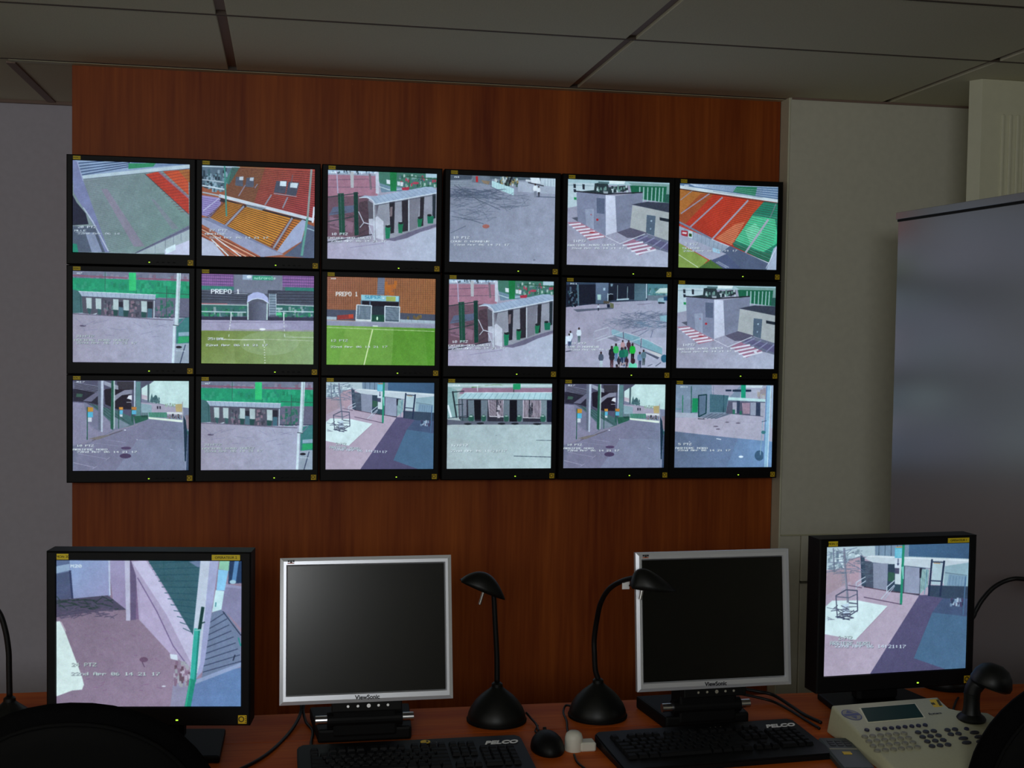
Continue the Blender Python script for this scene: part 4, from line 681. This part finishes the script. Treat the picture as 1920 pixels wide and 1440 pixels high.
COLX = [-1.0524, -.6348, -.2130, .2120, .6354, 1.0527]; ROWZ = [2.0466, 1.68, 1.3145]
SHOWS = ['the empty grey stand with a red block', 'the orange lower stand under a red upper stand', 'the curved-roof turnstile shelter, top row', 'the empty yard with branch shadows',
 'the white corner building with striped ground, top row', 'the orange, red and green seating blocks', 'the small shelter before a green hedge, middle row',
 'the arched players tunnel and PREPO 1', 'the SUPER dugout above green pitch and PREPO 1', 'the curved-roof turnstile shelter, middle row', 'a courtyard with a small crowd in green',
 'the white corner building with striped ground, middle row', 'the path under the stand, bottom left corner of the wall', 'the small shelter before a green hedge, bottom row',
 'the tree and pink paving at wall size', 'the shelter seen square on behind pale concrete', 'the path under the stand, between shelter and gate pictures', 'the open gate beyond blue shaded ground']
for i in range(18):
    r, c = divmod(i, 6)
    black_monitor('black wall monitor showing ' + SHOWS[i], i + 1, SCREEN_ORDER[i], (COLX[c], 0, ROWZ[r]), 0, 'monitors on the video wall')

# ================================================================== THE DESK
DZ = .75
dk = thing('console_desk', 'long orange-brown veneered console desk under the monitor wall', 'desk', (0, -1.6, 0))
def rel(o, base): o.location = Vector(o.location) - Vector(base); return o
def dpart(name, bm, m): return rel(obj(name, bm, m, dk), (0, -1.6, 0))
dpart('rear_worktop', prism([(-1.75, -1.607), (1.40, -1.607), (1.40, -1.415), (-.93, -1.415), (-.93, -1.16), (-1.75, -1.16)], DZ - .03, DZ - .001), 'desk_veneer')
dpart('front_worktop', bx(-1.75, 1.40, -2.02, -1.611, DZ - .03, DZ, .002), 'desk_veneer')
dpart('support_rail', bx(-1.7, 1.35, -1.64, -1.58, DZ - .07, DZ - .03), 'matt_black')
for x in (-1.74, -.30, .70): dpart('end_panel', bx(x, x + .03, -1.98, -1.43, 0, DZ - .03), 'desk_veneer')
dpart('modesty_panel', bx(-1.71, .70, -1.475, -1.457, .15, DZ - .03), 'desk_veneer')

# ================================================================== OPERATOR MONITORS (black, on the desk)
def desk_stand(t, z_low, wide):
    # t is centred on the picture; z_low = desk height in its frame
    obj('stand_base', prism([(-wide / 2, -.02), (wide / 2, -.02), (wide / 2 - .02, .16), (-wide / 2 + .02, .16)], z_low, z_low + .016, .005), 'matt_black', t)
    obj('stand_neck', bx(-.055, .055, .075, .115, z_low + .014, .02, .008), 'matt_black', t)
tL = black_monitor('black desk monitor with OPERATEUR sticker showing a pink path beside a wall and steps', 20, 'wall_and_steps', (-.814, -1.693, 1.015), R(-7.4), 'black monitors on the desk', 'OPERATEUR 2')
desk_stand(tL, DZ - 1.015, .30)
tR = black_monitor('black desk monitor beside the beige control keyboard, showing tree and pink paving', 19, 'tree_and_pink_paving', (.894, -1.626, 1.007), R(3.7), 'black monitors on the desk', 'OPERATEUR 1')
desk_stand(tR, DZ - 1.007, .28)

# ================================================================== SILVER MONITORS
def silver_monitor(label, loc, rz, tilt, base_x, ydesk):
    t = thing('silver_monitor', label, 'monitor', loc, rz, 'silver framed monitors on the desk')
    Tm = Matrix.Rotation(-tilt, 4, 'X')
    w, h = .370, .3085; sw, sh = .3379, .2703
    def tb(bm): bm.transform(Tm); return bm
    fr = obj('frame', tb(frame_bm(w, h, sw, sh, .0015, .014, .0075, .005, .0022)), 'silver_plastic', t)
    obj('back_shell', tb(bx(-.175, .175, .013, .045, -.148, .143, .01)), 'matt_black', t)
    me = screen_mesh(sw, sh, .003, MATS['dark_glass']); me.transform(Tm); obj('screen', me, None, t)
    lg = upright(lettering('ViewSonic', .0125, bold=.0004), .0, -.0006, -.1455); lg.transform(Tm); obj('lettering', lg, 'logo_dark', fr)
    b = bmesh.new()
    for dx in (-.005, 0, .005): bx(-.162 + dx - .0022, -.162 + dx + .0022, -.0008, 0, .1425 + (abs(dx) * .3), .1480, bm=b)
    obj('emblem', tb(b), 'logo_dark', fr); obj('emblem_base', tb(bx(-.1695, -.1555, -.0008, 0, .1405, .1425)), 'orange_mark', fr)
    # chin with five buttons under the frame
    ch = obj('chin', tb(prism([(-.075, .004), (.075, .004), (.075, .03), (-.075, .03)], -.176, -.150, .003)), 'matt_black', t)
    for k, dx in enumerate((-.041, -.020, .003, .024, .044)):
        rr = .0042 if k == 2 else .0028
        bb = cyl((dx, .0025, -.1635), (dx, .006, -.1635), rr, 12)
        obj('button', tb(bb), 'chrome', t)
    zd = DZ - loc[2]
    obj('neck', prism([(-.070, .026), (.070, .026), (.070, .085), (-.070, .085)], zd + .012, -.03, .006), 'matt_black', t)
    hg = obj('hinge', cyl((-.082, .040, zd + .048), (.082, .040, zd + .048), .017, 20), 'matt_black', t)
    for s in (-1, 1): obj('hinge_cap', cyl((s * .080, .040, zd + .048), (s * .107, .040, zd + .048), .0098, 20), 'chrome', hg)
    obj('base', prism([(-.102, .028), (.102, .028), (.115, .20), (-.115, .20)], zd, zd + .030, .006), 'matt_black', t)
    return t
silver_monitor('silver framed monitor with a pale sheen on its dark screen', (-.363, -1.665, 1.008), R(.6), R(11), 0, 0)
silver_monitor('silver framed monitor with black screen, partly behind a lamp head', (.419, -1.676, 1.009), R(2.5), R(6), 0, 0)

# ================================================================== LAMPS
def hood_bm(p0, p1, width, height, lean=.0, tip=.5):
    """An open hood: long shell from p0 to p1, arched above the axis and open below."""
    b = bmesh.new(); A = Vector(p0); B = Vector(p1); ax = B - A; side = Vector((0, 1, 0)); up = ax.cross(side).normalized()
    if up.z < 0: up = -up
    outer = []; inner = []; N, M = 16, 12
    for i in range(N + 1):
        s = i / N; w_ = width * (max(.02, math.sin(math.pi * (.06 + .88 * s))) ** .6); h_ = height * max(.03, math.sin(math.pi * (s ** tip) * .96 + .06)) ** .9
        ro = []; ri = []
        for k in range(M + 1):
            a = math.pi * k / M
            q = A + ax * s + side * (math.cos(a) * w_) + up * (math.sin(a) * h_)
            ro.append(b.verts.new(q)); ri.append(b.verts.new(A + ax * s + side * (math.cos(a) * (w_ * .93)) + up * (math.sin(a) * h_ * .88 - .0006)))
        outer.append(ro); inner.append(ri)
    for L_, flip in ((outer, 0), (inner, 1)):
        for i in range(N):
            for k in range(M):
                f = (L_[i][k], L_[i][k + 1], L_[i + 1][k + 1], L_[i + 1][k]); b.faces.new(f[::-1] if flip else f)
    for i in range(N):
        for k in (0, M): b.faces.new((outer[i][k], outer[i + 1][k], inner[i + 1][k], inner[i][k]))
    for i in (0, N):
        for k in range(M): b.faces.new((outer[i][k], outer[i][k + 1], inner[i][k + 1], inner[i][k]))
    return b
def lamp(label, base, arm, hood, width, height, handle, cord=None, tip=.5):
    t = thing('desk_lamp', label, 'lamp', base, 0, 'black gooseneck desk lamps'); B = Vector(base)
    L = lambda p: tuple(Vector(p) - B)
    prof = [(r_ * .93, z_ * .84) for r_, z_ in [(.0, 0), (.068, 0), (.0715, .004), (.0725, .012), (.071, .022), (.065, .038), (.054, .056), (.040, .072), (.026, .084), (.017, .092), (.014, .096), (.0135, .104), (.009, .108), (0, .109)]]
    obj('base', lathe(prof, 44), 'lamp_black', t, smooth=True)
    obj('base_rim', lathe([(.064, 0), (.0693, .001), (.070, .006), (.068, .009), (.066, .009)], 44), 'matt_black', t, smooth=True)
    a = obj('gooseneck', tube([L(p) for p in arm], .0064, 12, 8, .0056), 'rubber_black', t, smooth='all')
    if hood:
        h = obj('lamp_shade', hood_bm(L(hood[0]), L(hood[1]), width, height, tip=tip), 'lamp_black', t, smooth='all')
        mid = (Vector(L(hood[0])) + Vector(L(hood[1]))) / 2
        obj('bulb', lathe([(0, -.012), (.008, -.01), (.011, 0), (.008, .008), (0, .010)], 16, mid.x, mid.y, mid.z + height * .35), 'dark_glass', h, smooth='all')
        obj('handle', cyl(L(handle[0]), L(handle[1]), .0036, 12), 'chrome', t, smooth=True)
    if cord: obj('cord', tube([L(p) for p in cord], .0026, 8, 8), 'rubber_black', t, smooth='all')
    return t
lamp('black desk lamp with straight neck, its head tipped to the left', (-.053, -1.53, DZ - .001), [(-.053, -1.53, .84), (-.0545, -1.53, .90), (-.059, -1.53, .97), (-.064, -1.53, 1.045), (-.066, -1.53, 1.058)],
     ((-.142, -1.53, 1.078), (-.040, -1.53, 1.034)), .034, .040, ((-.088, -1.545, 1.062), (-.099, -1.545, 1.026)),
     [(.017, -1.53, .765), (.024, -1.55, .758), (.028, -1.59, .757), (.024, -1.64, .757)], tip=.85)
lamp('black desk lamp with arched neck and a paper tag, reaching over the dark-screened monitor', (.188, -1.53, DZ - .001),
     [(.188, -1.53, .838), (.181, -1.53, .86), (.178, -1.53, .90), (.177, -1.53, .935), (.179, -1.545, .985), (.178, -1.58, 1.030), (.187, -1.61, 1.066), (.200, -1.65, 1.091), (.214, -1.70, 1.110), (.235, -1.735, 1.118)],
     ((.203, -1.735, 1.098), (.302, -1.735, 1.090)), .036, .043, ((.229, -1.745, 1.104), (.223, -1.745, 1.073)),
     [(.13, -1.51, .77), (.120, -1.49, .765), (.108, -1.52, .758), (.102, -1.58, .757), (.09, -1.64, .757), (.085, -1.685, .757)])
t = [o for o in bpy.data.objects if o.get('category') == 'lamp'][-1]
obj('tag', bx(-.0085, .0085, -.0062, -.0054, -.009, .009, .0002), 'logo_white', t, loc=(.211 - .188, -.135, 1.089 - .749))
obj('tag', bx(-.0095, .0075, -.0072, -.0066, .0095, .0135, .0002), 'logo_white', t, loc=(.211 - .188, -.135, 1.089 - .749))
# the lamps at both ends of the desk reach out of the picture
lamp('black desk lamp at the left end of the desk, neck bending out of view', (-1.127, -1.50, DZ - .001), [(-1.127, -1.5, .84), (-1.128, -1.5, .90), (-1.129, -1.5, .941), (-1.136, -1.5, .988), (-1.150, -1.5, 1.028), (-1.18, -1.5, 1.055), (-1.215, -1.5, 1.062)],
     ((-1.305, -1.5, 1.045), (-1.205, -1.5, 1.040)), .034, .034, ((-1.24, -1.515, 1.05), (-1.25, -1.515, 1.02)))
lamp('black desk lamp behind the lit monitor by the grey cabinet, neck arching to the right', (1.155, -1.40, DZ - .001), [(1.155, -1.40, .84), (1.165, -1.42, .89), (1.192, -1.45, .935), (1.203, -1.45, .955), (1.222, -1.45, .985), (1.256, -1.45, 1.017), (1.299, -1.46, 1.037), (1.33, -1.50, 1.041)],
     ((1.28, -1.56, 1.035), (1.372, -1.56, 1.030)), .034, .034, ((1.30, -1.57, 1.04), (1.295, -1.57, 1.01)))

# ================================================================== KEYBOARDS
def keycap(w, d, h):
    b = bmesh.new(); t = .0022
    lo = [b.verts.new(p) for p in ((-w / 2, -d / 2, 0), (w / 2, -d / 2, 0), (w / 2, d / 2, 0), (-w / 2, d / 2, 0))]
    hi = [b.verts.new(p) for p in ((-w / 2 + t, -d / 2 + t, h), (w / 2 - t, -d / 2 + t, h), (w / 2 - t, d / 2 - t * .6, h), (-w / 2 + t, d / 2 - t * .6, h))]
    b.faces.new(lo[::-1]); b.faces.new(hi)
    for i in range(4): b.faces.new((lo[i], lo[(i + 1) % 4], hi[(i + 1) % 4], hi[i]))
    bmesh.ops.bevel(b, geom=[e for e in b.edges if e.verts[0].co.z > 0 and e.verts[1].co.z > 0], offset=.0008, segments=1, affect='EDGES')
    return b
CAPS = {}
def cap(wu):
    if wu not in CAPS: CAPS[wu] = mesh_of(keycap(.019 * wu - .0022, .0168, .0075), 'key_black')
    return CAPS[wu]
MARK = mesh_of(bx(-.0016, .0006, -.0012, .0012, 0, .0002), 'key_grey')
def keyboard(label, loc, rz, badge_x=None):
    """Origin: middle of the rear edge, on the desk."""
    t = thing('keyboard', label, 'keyboard', loc, rz, 'black keyboards on the desk')
    w, d = .478, .205
    b = prism([(-w / 2, -d), (w / 2, -d), (w / 2, -.012), (w / 2 - .012, 0), (-w / 2 + .012, 0), (-w / 2, -.012)], 0, .024, 0)
    for v in b.verts:
        if v.co.z > .01: v.co.z = .014 + .012 * (v.co.y + d) / d
    bmesh.ops.bevel(b, geom=b.edges[:], offset=.003, segments=2, affect='EDGES')
    body = obj('case', b, 'black_plastic', t)
    z = lambda y: .0145 + .012 * (y + d) / d
    rows = [(-.046, [(1, 1), (0, 1), (1, 4), (0, .5), (1, 4), (0, .5), (1, 4), (0, .25), (1, 3)]),
            (-.073, [(1, 13), (2, 1), (0, .25), (1, 3), (0, .25), (1, 4)]),
            (-.092, [(1.5, 1), (1, 12), (1.5, 1), (0, .25), (1, 3), (0, .25), (1, 4)]),
            (-.111, [(1.75, 1), (1, 11), (2.25, 1), (0, 3.5), (1, 4)]),
            (-.130, [(2.25, 1), (1, 10), (2.75, 1), (0, 1.25), (1, 1), (0, 1.25), (1, 4)]),
            (-.149, [(1.25, 3), (6.25, 1), (1.25, 4), (0, .25), (1, 3), (0, .25), (2, 1), (1, 2)])]
    for y, row in rows:
        x = -.0095 * 22.5
        for wu, n in row:
            if wu == 0: x += .019 * n; continue
            for k in range(n):
                o = bpy.data.objects.new('key', cap(wu)); C.objects.link(o); o.parent = t
                o.location = (x + .0095 * wu, y, z(y) - .001); o.rotation_euler = (R(3.3), 0, 0); x += .019 * wu
    # faint lettering marks above the keys
    for k in range(3): obj('status_mark', MARK, None, t, loc=(.030 + k * .012, -.024, z(-.024) + .0004))
    me = lettering('PELCO', .0235, .0004, shear=.35, bold=.0009); me.transform(Matrix.Translation((w / 2 - .050, -.043, z(-.043) + .0010)) @ Matrix.Rotation(R(3.3), 4, 'X'))
    obj('lettering', me, 'logo_white', t)
    if badge_x is not None:
        bd = obj('badge', lathe([(0, 0), (.0105, 0), (.0105, .001), (0, .001)], 24, badge_x, -.021, z(-.021) + .0006), 'yellow_badge', t)
        obj('emblem', bx(badge_x + .002, badge_x + .006, -.026, -.016, z(-.021) + .0012, z(-.021) + .0022), 'label_ink', bd)
    return t
kl = keyboard('black keyboard with a yellow badge below the left silver monitor', (-.272, -1.712, DZ), R(.5), .030)
kr = keyboard('black keyboard without badge, between the white plug and the beige control keyboard', (.367, -1.700, DZ), R(4.2))

# ================================================================== SMALL THINGS BETWEEN THE KEYBOARDS
ms = thing('mouse', 'black rounded mouse lying between the two keyboards', 'mouse', (.022, -1.742, DZ))
b = bmesh.new(); bmesh.ops.create_uvsphere(b, u_segments=24, v_segments=14, radius=1)
for v in b.verts:
    v.co.x *= .036; v.co.y *= .055; v.co.z = max(v.co.z, -.12) * .036 + .0043
obj('shell', b, 'black_plastic', ms, smooth='all'); obj('wheel', cyl((-.003, .03, .033), (.003, .03, .033), .007, 16), 'rubber_black', ms)
obj('cable', tube([(0, .05, .012), (.006, .075, .006), (-.004, .11, .004), (.01, .15, .004)], .002, 8, 8), 'rubber_black', ms, smooth='all')
pl = thing('power_plug', 'white rounded plug and small white box beside the black mouse', 'plug', (.078, -1.752, DZ))
obj('body', lathe([(0, 0), (.019, 0), (.0198, .004), (.0193, .028), (.017, .036), (.011, .041), (0, .042)], 28), 'white_plastic', pl, smooth=True)
obj('adapter', bx(.012, .046, -.018, .014, 0, .020, .003), 'white_plastic', pl)
ad = thing('small_device', 'small dark grey device with keys and a yellow spot against the beige control keyboard', 'device', (.655, -1.800, DZ), R(-9))
obj('case', bx(-.035, .035, -.19, 0, 0, .017, .004), 'grey_device', ad)
for i in range(3):
    for j in range(3): obj('button', bx(-.022 + i * .017, -.010 + i * .017, -.030 - j * .013, -.022 - j * .013, .017, .0188, .0005), 'key_dark', ad)
obj('label_strip', bx(-.030, .030, -.078, -.071, .017, .0178), 'key_grey', ad)
obj('badge', bx(-.009, .009, -.108, -.094, .017, .0182), 'yellow_badge', ad)

# ================================================================== BEIGE CONTROL KEYBOARD WITH JOYSTICK
ck = thing('control_keyboard', 'beige camera control keyboard with green display, round buttons and a black joystick', 'control keyboard', (.6855, -1.7246, DZ))
U = Vector((.9948, .1020, 0)); V = Vector((-.1008, .9833, .1517)); Nn = Vector((.0155, -.1509, .9884)); O0 = Vector((0, 0, .065))
def kp(u, v, n=0): return O0 + U * u + V * v + Nn * n
outl = [(-.002, 0), (.280, 0), (.258, -.062), (.275, -.078), (.345, -.092), (.352, -.135), (.290, -.335), (-.030, -.335)]
b = bmesh.new(); hi = [b.verts.new(kp(u, v)) for u, v in outl]; lo = []
for (u, v) in outl:
    q = kp(u, v); cx, cy = kp(.14, -.16).x, kp(.14, -.16).y
    s_ = 1.05; lo.append(b.verts.new((cx + (q.x - cx) * s_, cy + (q.y - cy) * s_, 0)))
b.faces.new(hi); b.faces.new(lo[::-1])
for i in range(len(hi)): b.faces.new((lo[i], lo[(i + 1) % len(hi)], hi[(i + 1) % len(hi)], hi[i]))
bmesh.ops.bevel(b, geom=b.edges[:], offset=.006, segments=3, affect='EDGES', profile=.6)
obj('case', b, 'beige_plastic', ck, smooth=True)
def plate(pts, n0, n1):
    b = bmesh.new(); a = [b.verts.new(kp(u, v, n0)) for u, v in pts]; c = [b.verts.new(kp(u, v, n1)) for u, v in pts]; n = len(pts)
    b.faces.new(a[::-1]); b.faces.new(c)
    for i in range(n): b.faces.new((a[i], a[(i + 1) % n], c[(i + 1) % n], c[i]))
    return b
obj('display', plate([(.058, -.027), (.198, -.027), (.178, -.091), (.037, -.091)], -.002, .0012), 'lcd_green', ck)
obj('display_bezel', plate([(.054, -.024), (.202, -.024), (.181, -.094), (.032, -.094)], -.002, .0006), 'cream_board', ck)
def disc(u, v, r, n0, n1, k=24, ry=None): ry = ry or r; return plate([(u + r * math.cos(6.2832 * i / k), v + ry * math.sin(6.2832 * i / k)) for i in range(k)], n0, n1)
lg = obj('logo', disc(.0185, -.053, .0215, -.001, .0006, ry=.026), 'logo_blue', ck)
obj('logo_field', disc(.0185, -.053, .0190, -.001, .0009, ry=.0235), 'key_grey', lg)
obj('logo_bar', plate([(.001, -.048), (.036, -.048), (.036, -.058), (.001, -.058)], 0, .0012), 'logo_blue', lg)
obj('logo_mark', plate([(.012, -.061), (.026, -.061), (.019, -.074)], 0, .0012), 'logo_blue', lg); obj('logo_mark', plate([(.010, -.044), (.027, -.044), (.019, -.032)], 0, .0012), 'logo_blue', lg)
bd = obj('badge', plate([(.247, -.013), (.270, -.013), (.258, -.048), (.235, -.048)], -.001, .0008), 'yellow_badge', ck)
obj('emblem', plate([(.262, -.016), (.269, -.016), (.258, -.046), (.251, -.046)], -.001, .0011), 'label_ink', bd)
obj('emblem', plate([(.240, -.028), (.248, -.028), (.246, -.038), (.238, -.038)], -.001, .0011), 'label_ink', bd)
me = lettering('System', .012, .0003, shear=.3); M3 = Matrix((U, V, Nn)).transposed().to_4x4(); M3.translation = kp(.215, -.079, .0008); me.transform(M3); obj('lettering', me, 'key_dark', ck)
def btn_mesh(rx, ry, m):
    b = bmesh.new(); k = 14; rs = []
    for s_, n_ in ((1, 0), (1, .003), (.8, .0042)):
        rs.append([b.verts.new(U * (rx * s_ * math.cos(6.2832 * i / k)) + V * (ry * s_ * math.sin(6.2832 * i / k)) + Nn * n_) for i in range(k)])
    for a, c in zip(rs, rs[1:]):
        for i in range(k): b.faces.new((a[i], a[(i + 1) % k], c[(i + 1) % k], c[i]))
    b.faces.new(rs[-1]); b.faces.new(rs[0][::-1]); return mesh_of(b, m)
BG, BD, BB, BW = btn_mesh(.0072, .0062, 'key_grey'), btn_mesh(.0072, .0062, 'key_dark'), btn_mesh(.0055, .0055, 'key_blue'), btn_mesh(.0115, .0055, 'key_dark')
def btn(me, u, v): obj('button', me, None, ck, loc=kp(u, v, 0))
btn(BB, .0105, -.1275)
for k in range(8): btn(BB, .0375 + k * .0170, -.1283)
for r in range(4):
    for k in range(6): btn(BG, -.0119 + k * .0194 - r * .0028, -.1555 - r * .0206)
    for k in range(3): btn(BD, .1190 + k * .0198 - r * .0025, -.1570 - r * .0206)
for u, v in ((.1927, -.158), (.2121, -.158), (.1876, -.177), (.2069, -.1775)): btn(BD, u, v)
for u, v in ((.1995, -.199), (.1945, -.2174), (.2427, -.179), (.2400, -.1985), (.2300, -.2180)): btn(BW, u + .004, v)
btn(BB, .2400, -.1600)
q = kp(.283, -.118, 0)
js = obj('joystick', lathe([(0, -.002), (.030, -.002), (.032, .003), (.029, .008), (.021, .014), (.018, .024), (.017, .050), (.018, .060), (0, .062)], 32, q.x, q.y, q.z), 'lamp_black', ck, smooth=True)
hq = Vector((q.x + .041, q.y - .012, q.z + .092))
hd = lathe([(0, .036), (.014, .035), (.029, .028), (.040, .014), (.046, -.006), (.044, -.015), (.036, -.020), (.012, -.022), (0, -.022)], 40)
hd.transform(Matrix.Translation(hq) @ Matrix.Rotation(R(18), 4, 'Y'))
obj('joystick_knob', hd, 'lamp_black', js, smooth=True)
obj('joystick_stem', tube([(q.x, q.y, q.z + .05), (q.x + .002, q.y, q.z + .068), (q.x + .010, q.y - .004, q.z + .084)], .0172, 16, 4, .019), 'rubber_black', js, smooth='all')

# ================================================================== CABLES
def cable(label, pts, r): return tag(obj('cable', tube(pts, r, 8, 8), 'rubber_black', smooth='all'), label, 'cable')
cable('thick black cable curving down from behind the silver monitor toward the chair', [(-.50, -1.44, .79), (-.50, -1.46, .765), (-.523, -1.555, .754), (-.568, -1.689, .754), (-.620, -1.776, .754), (-.70, -1.86, .754)], .0038)
cable('short black cable bent down to the rear edge of the yellow-badged keyboard', [(-.492, -1.43, .775), (-.494, -1.455, .765), (-.488, -1.50, .754), (-.475, -1.562, .754), (-.480, -1.645, .754), (-.478, -1.70, .758)], .0032)
cable('upper of two black cables running right from the dark-screened monitor stand', [(.585, -1.45, .775), (.615, -1.465, .772), (.648, -1.478, .766), (.668, -1.543, .757), (.676, -1.60, .754), (.69, -1.66, .754)], .0042)
cable('lower of two black cables running right from the dark-screened monitor stand', [(.565, -1.47, .770), (.599, -1.478, .764), (.640, -1.498, .756), (.655, -1.56, .754), (.662, -1.64, .754), (.668, -1.70, .754)], .0034)
cable('thin black cable on the desk behind the joystick', [(1.120, -1.52, .7535), (1.10, -1.545, .7535), (1.075, -1.58, .7535), (1.055, -1.61, .7535), (1.05, -1.64, .7535)], .0028)
cable('thin black cord lying below the white plug toward the desk front', [(.070, -1.79, .7535), (.066, -1.84, .7535), (.076, -1.90, .7535), (.07, -1.98, .7535)], .0025)

# ================================================================== GREY METAL CABINET
cb = thing('metal_cabinet', 'tall grey metal cabinet with smooth door beside the white partition', 'cabinet', (1.391, -.622, 0), math.atan2(-.615, .048) + math.pi / 2)
# local frame: -x is the visible side, length runs along -y
obj('body', bx(.006, .46, -1.95, 0, 0, 2.030, .002), 'cabinet_metal', cb)
obj('top_panel', bx(-.004, .47, -1.955, .003, 2.030, 2.052, .001), 'cabinet_metal', cb)
obj('door', bx(-.002, .005, -.96, -.008, .06, 2.0225, .0015), 'cabinet_metal', cb)
obj('door', bx(-.002, .005, -1.94, -.964, .06, 2.0225, .0015), 'cabinet_metal', cb)
obj('gap_shade_strip', bx(-.0025, .0055, -1.945, -.004, 2.0225, 2.0305), 'gap_dark', cb)  # solid dark strip standing in for the shade between doors and top panel
obj('plinth', bx(.02, .45, -1.94, -.01, -.0, .055), 'gap_dark', cb)

# ================================================================== CHAIRS
def back_shell(w, h, th, curve, inset=0, y_off=0):
    """Chair back: superellipse outline, bent round the sitter; local origin at its centre, facing +y."""
    b = bmesh.new(); n = 48; lay = []
    for s_, y in ((.0, -th / 2), (.5, -th / 2), (.86, -th / 2 * .92), (.97, -th * .3), (1, 0), (.97, th * .3), (.86, th / 2 * .92), (.5, th / 2), (.0, th / 2)):
        if s_ == 0: lay.append([b.verts.new((0, y + y_off, 0))]); continue
        ring = []
        for k in range(n):
            a = 6.28318 * k / n; c_, d_ = math.cos(a), math.sin(a); e = .96
            x = math.copysign(abs(c_) ** e, c_) * (w / 2 - inset) * s_; z = math.copysign(abs(d_) ** e, d_) * (h / 2 - inset) * s_
            ring.append(b.verts.new((x, y + y_off + curve * (x / (w / 2)) ** 2, z)))
        lay.append(ring)
    for a, c in zip(lay, lay[1:]):
        for k in range(n):
            k2 = (k + 1) % n
            if len(a) == 1: b.faces.new((a[0], c[k], c[k2]))
            elif len(c) == 1: b.faces.new((a[k2], a[k], c[0]))
            else: b.faces.new((a[k], a[k2], c[k2], c[k]))
    return b
def office_chair(label, loc, rz):
    t = thing('office_chair', label, 'chair', loc, rz, 'black office chairs at the desk')
    ob = obj('backrest', back_shell(.51, .55, .055, .05), 'chair_fabric', t, loc=(0, 0, .736), smooth='all'); ob.rotation_euler = (R(7), 0, 0)
    sh = obj('back_cover', back_shell(.51, .55, .03, .05, .024, -.026), 'chair_shell', t, loc=(0, 0, .736), smooth='all'); sh.rotation_euler = (R(7), 0, 0)
    rim = []
    for k in range(49):
        a = 6.28318 * k / 48; c_, d_ = math.cos(a), math.sin(a); x = math.copysign(abs(c_) ** .96, c_) * .229; z = math.copysign(abs(d_) ** .96, d_) * .249
        rim.append((x, -.030 + .05 * (x / .255) ** 2, z))
    pp_ = obj('piping', tube(rim, .004, 6, 0), 'chair_shell', t, loc=(0, 0, .736), smooth='all'); pp_.rotation_euler = (R(7), 0, 0)
    st = back_shell(.48, .46, .07, .0); st.transform(Matrix.Rotation(R(90), 4, 'X'))
    obj('seat', st, 'chair_fabric', t, loc=(0, .27, .47), smooth='all')
    obj('back_bar', tube([(0, -.075, .72), (0, -.095, .60), (0, -.06, .45), (0, .05, .405), (0, .2, .40)], .018, 10, 6), 'chair_shell', t, smooth='all')
    obj('column', cyl((0, .27, .10), (0, .27, .44), .028, 20), 'matt_black', t, smooth=True)
    for k in range(5):
        a = 6.28318 * k / 5 + .3; d = Vector((math.cos(a), math.sin(a), 0)); c0 = Vector((0, .27, 0))
        lg_ = obj('base_arm', tube([c0 + d * .02 + Vector((0, 0, .11)), c0 + d * .29 + Vector((0, 0, .075))], .020, 10, 0, .014), 'matt_black', t)
        s_ = d.cross(Vector((0, 0, 1))); p = c0 + d * .29 + Vector((0, 0, .026)); obj('caster', cyl(p - s_ * .02, p + s_ * .02, .026, 16), 'rubber_black', lg_)
    return t
office_chair('black office chair hiding the lower corner of the lit monitor by the white left wall', (-.895, -2.10, 0), R(-2))
office_chair('black office chair at the end of the desk nearest the grey cabinet', (1.075, -2.10, 0), R(3))
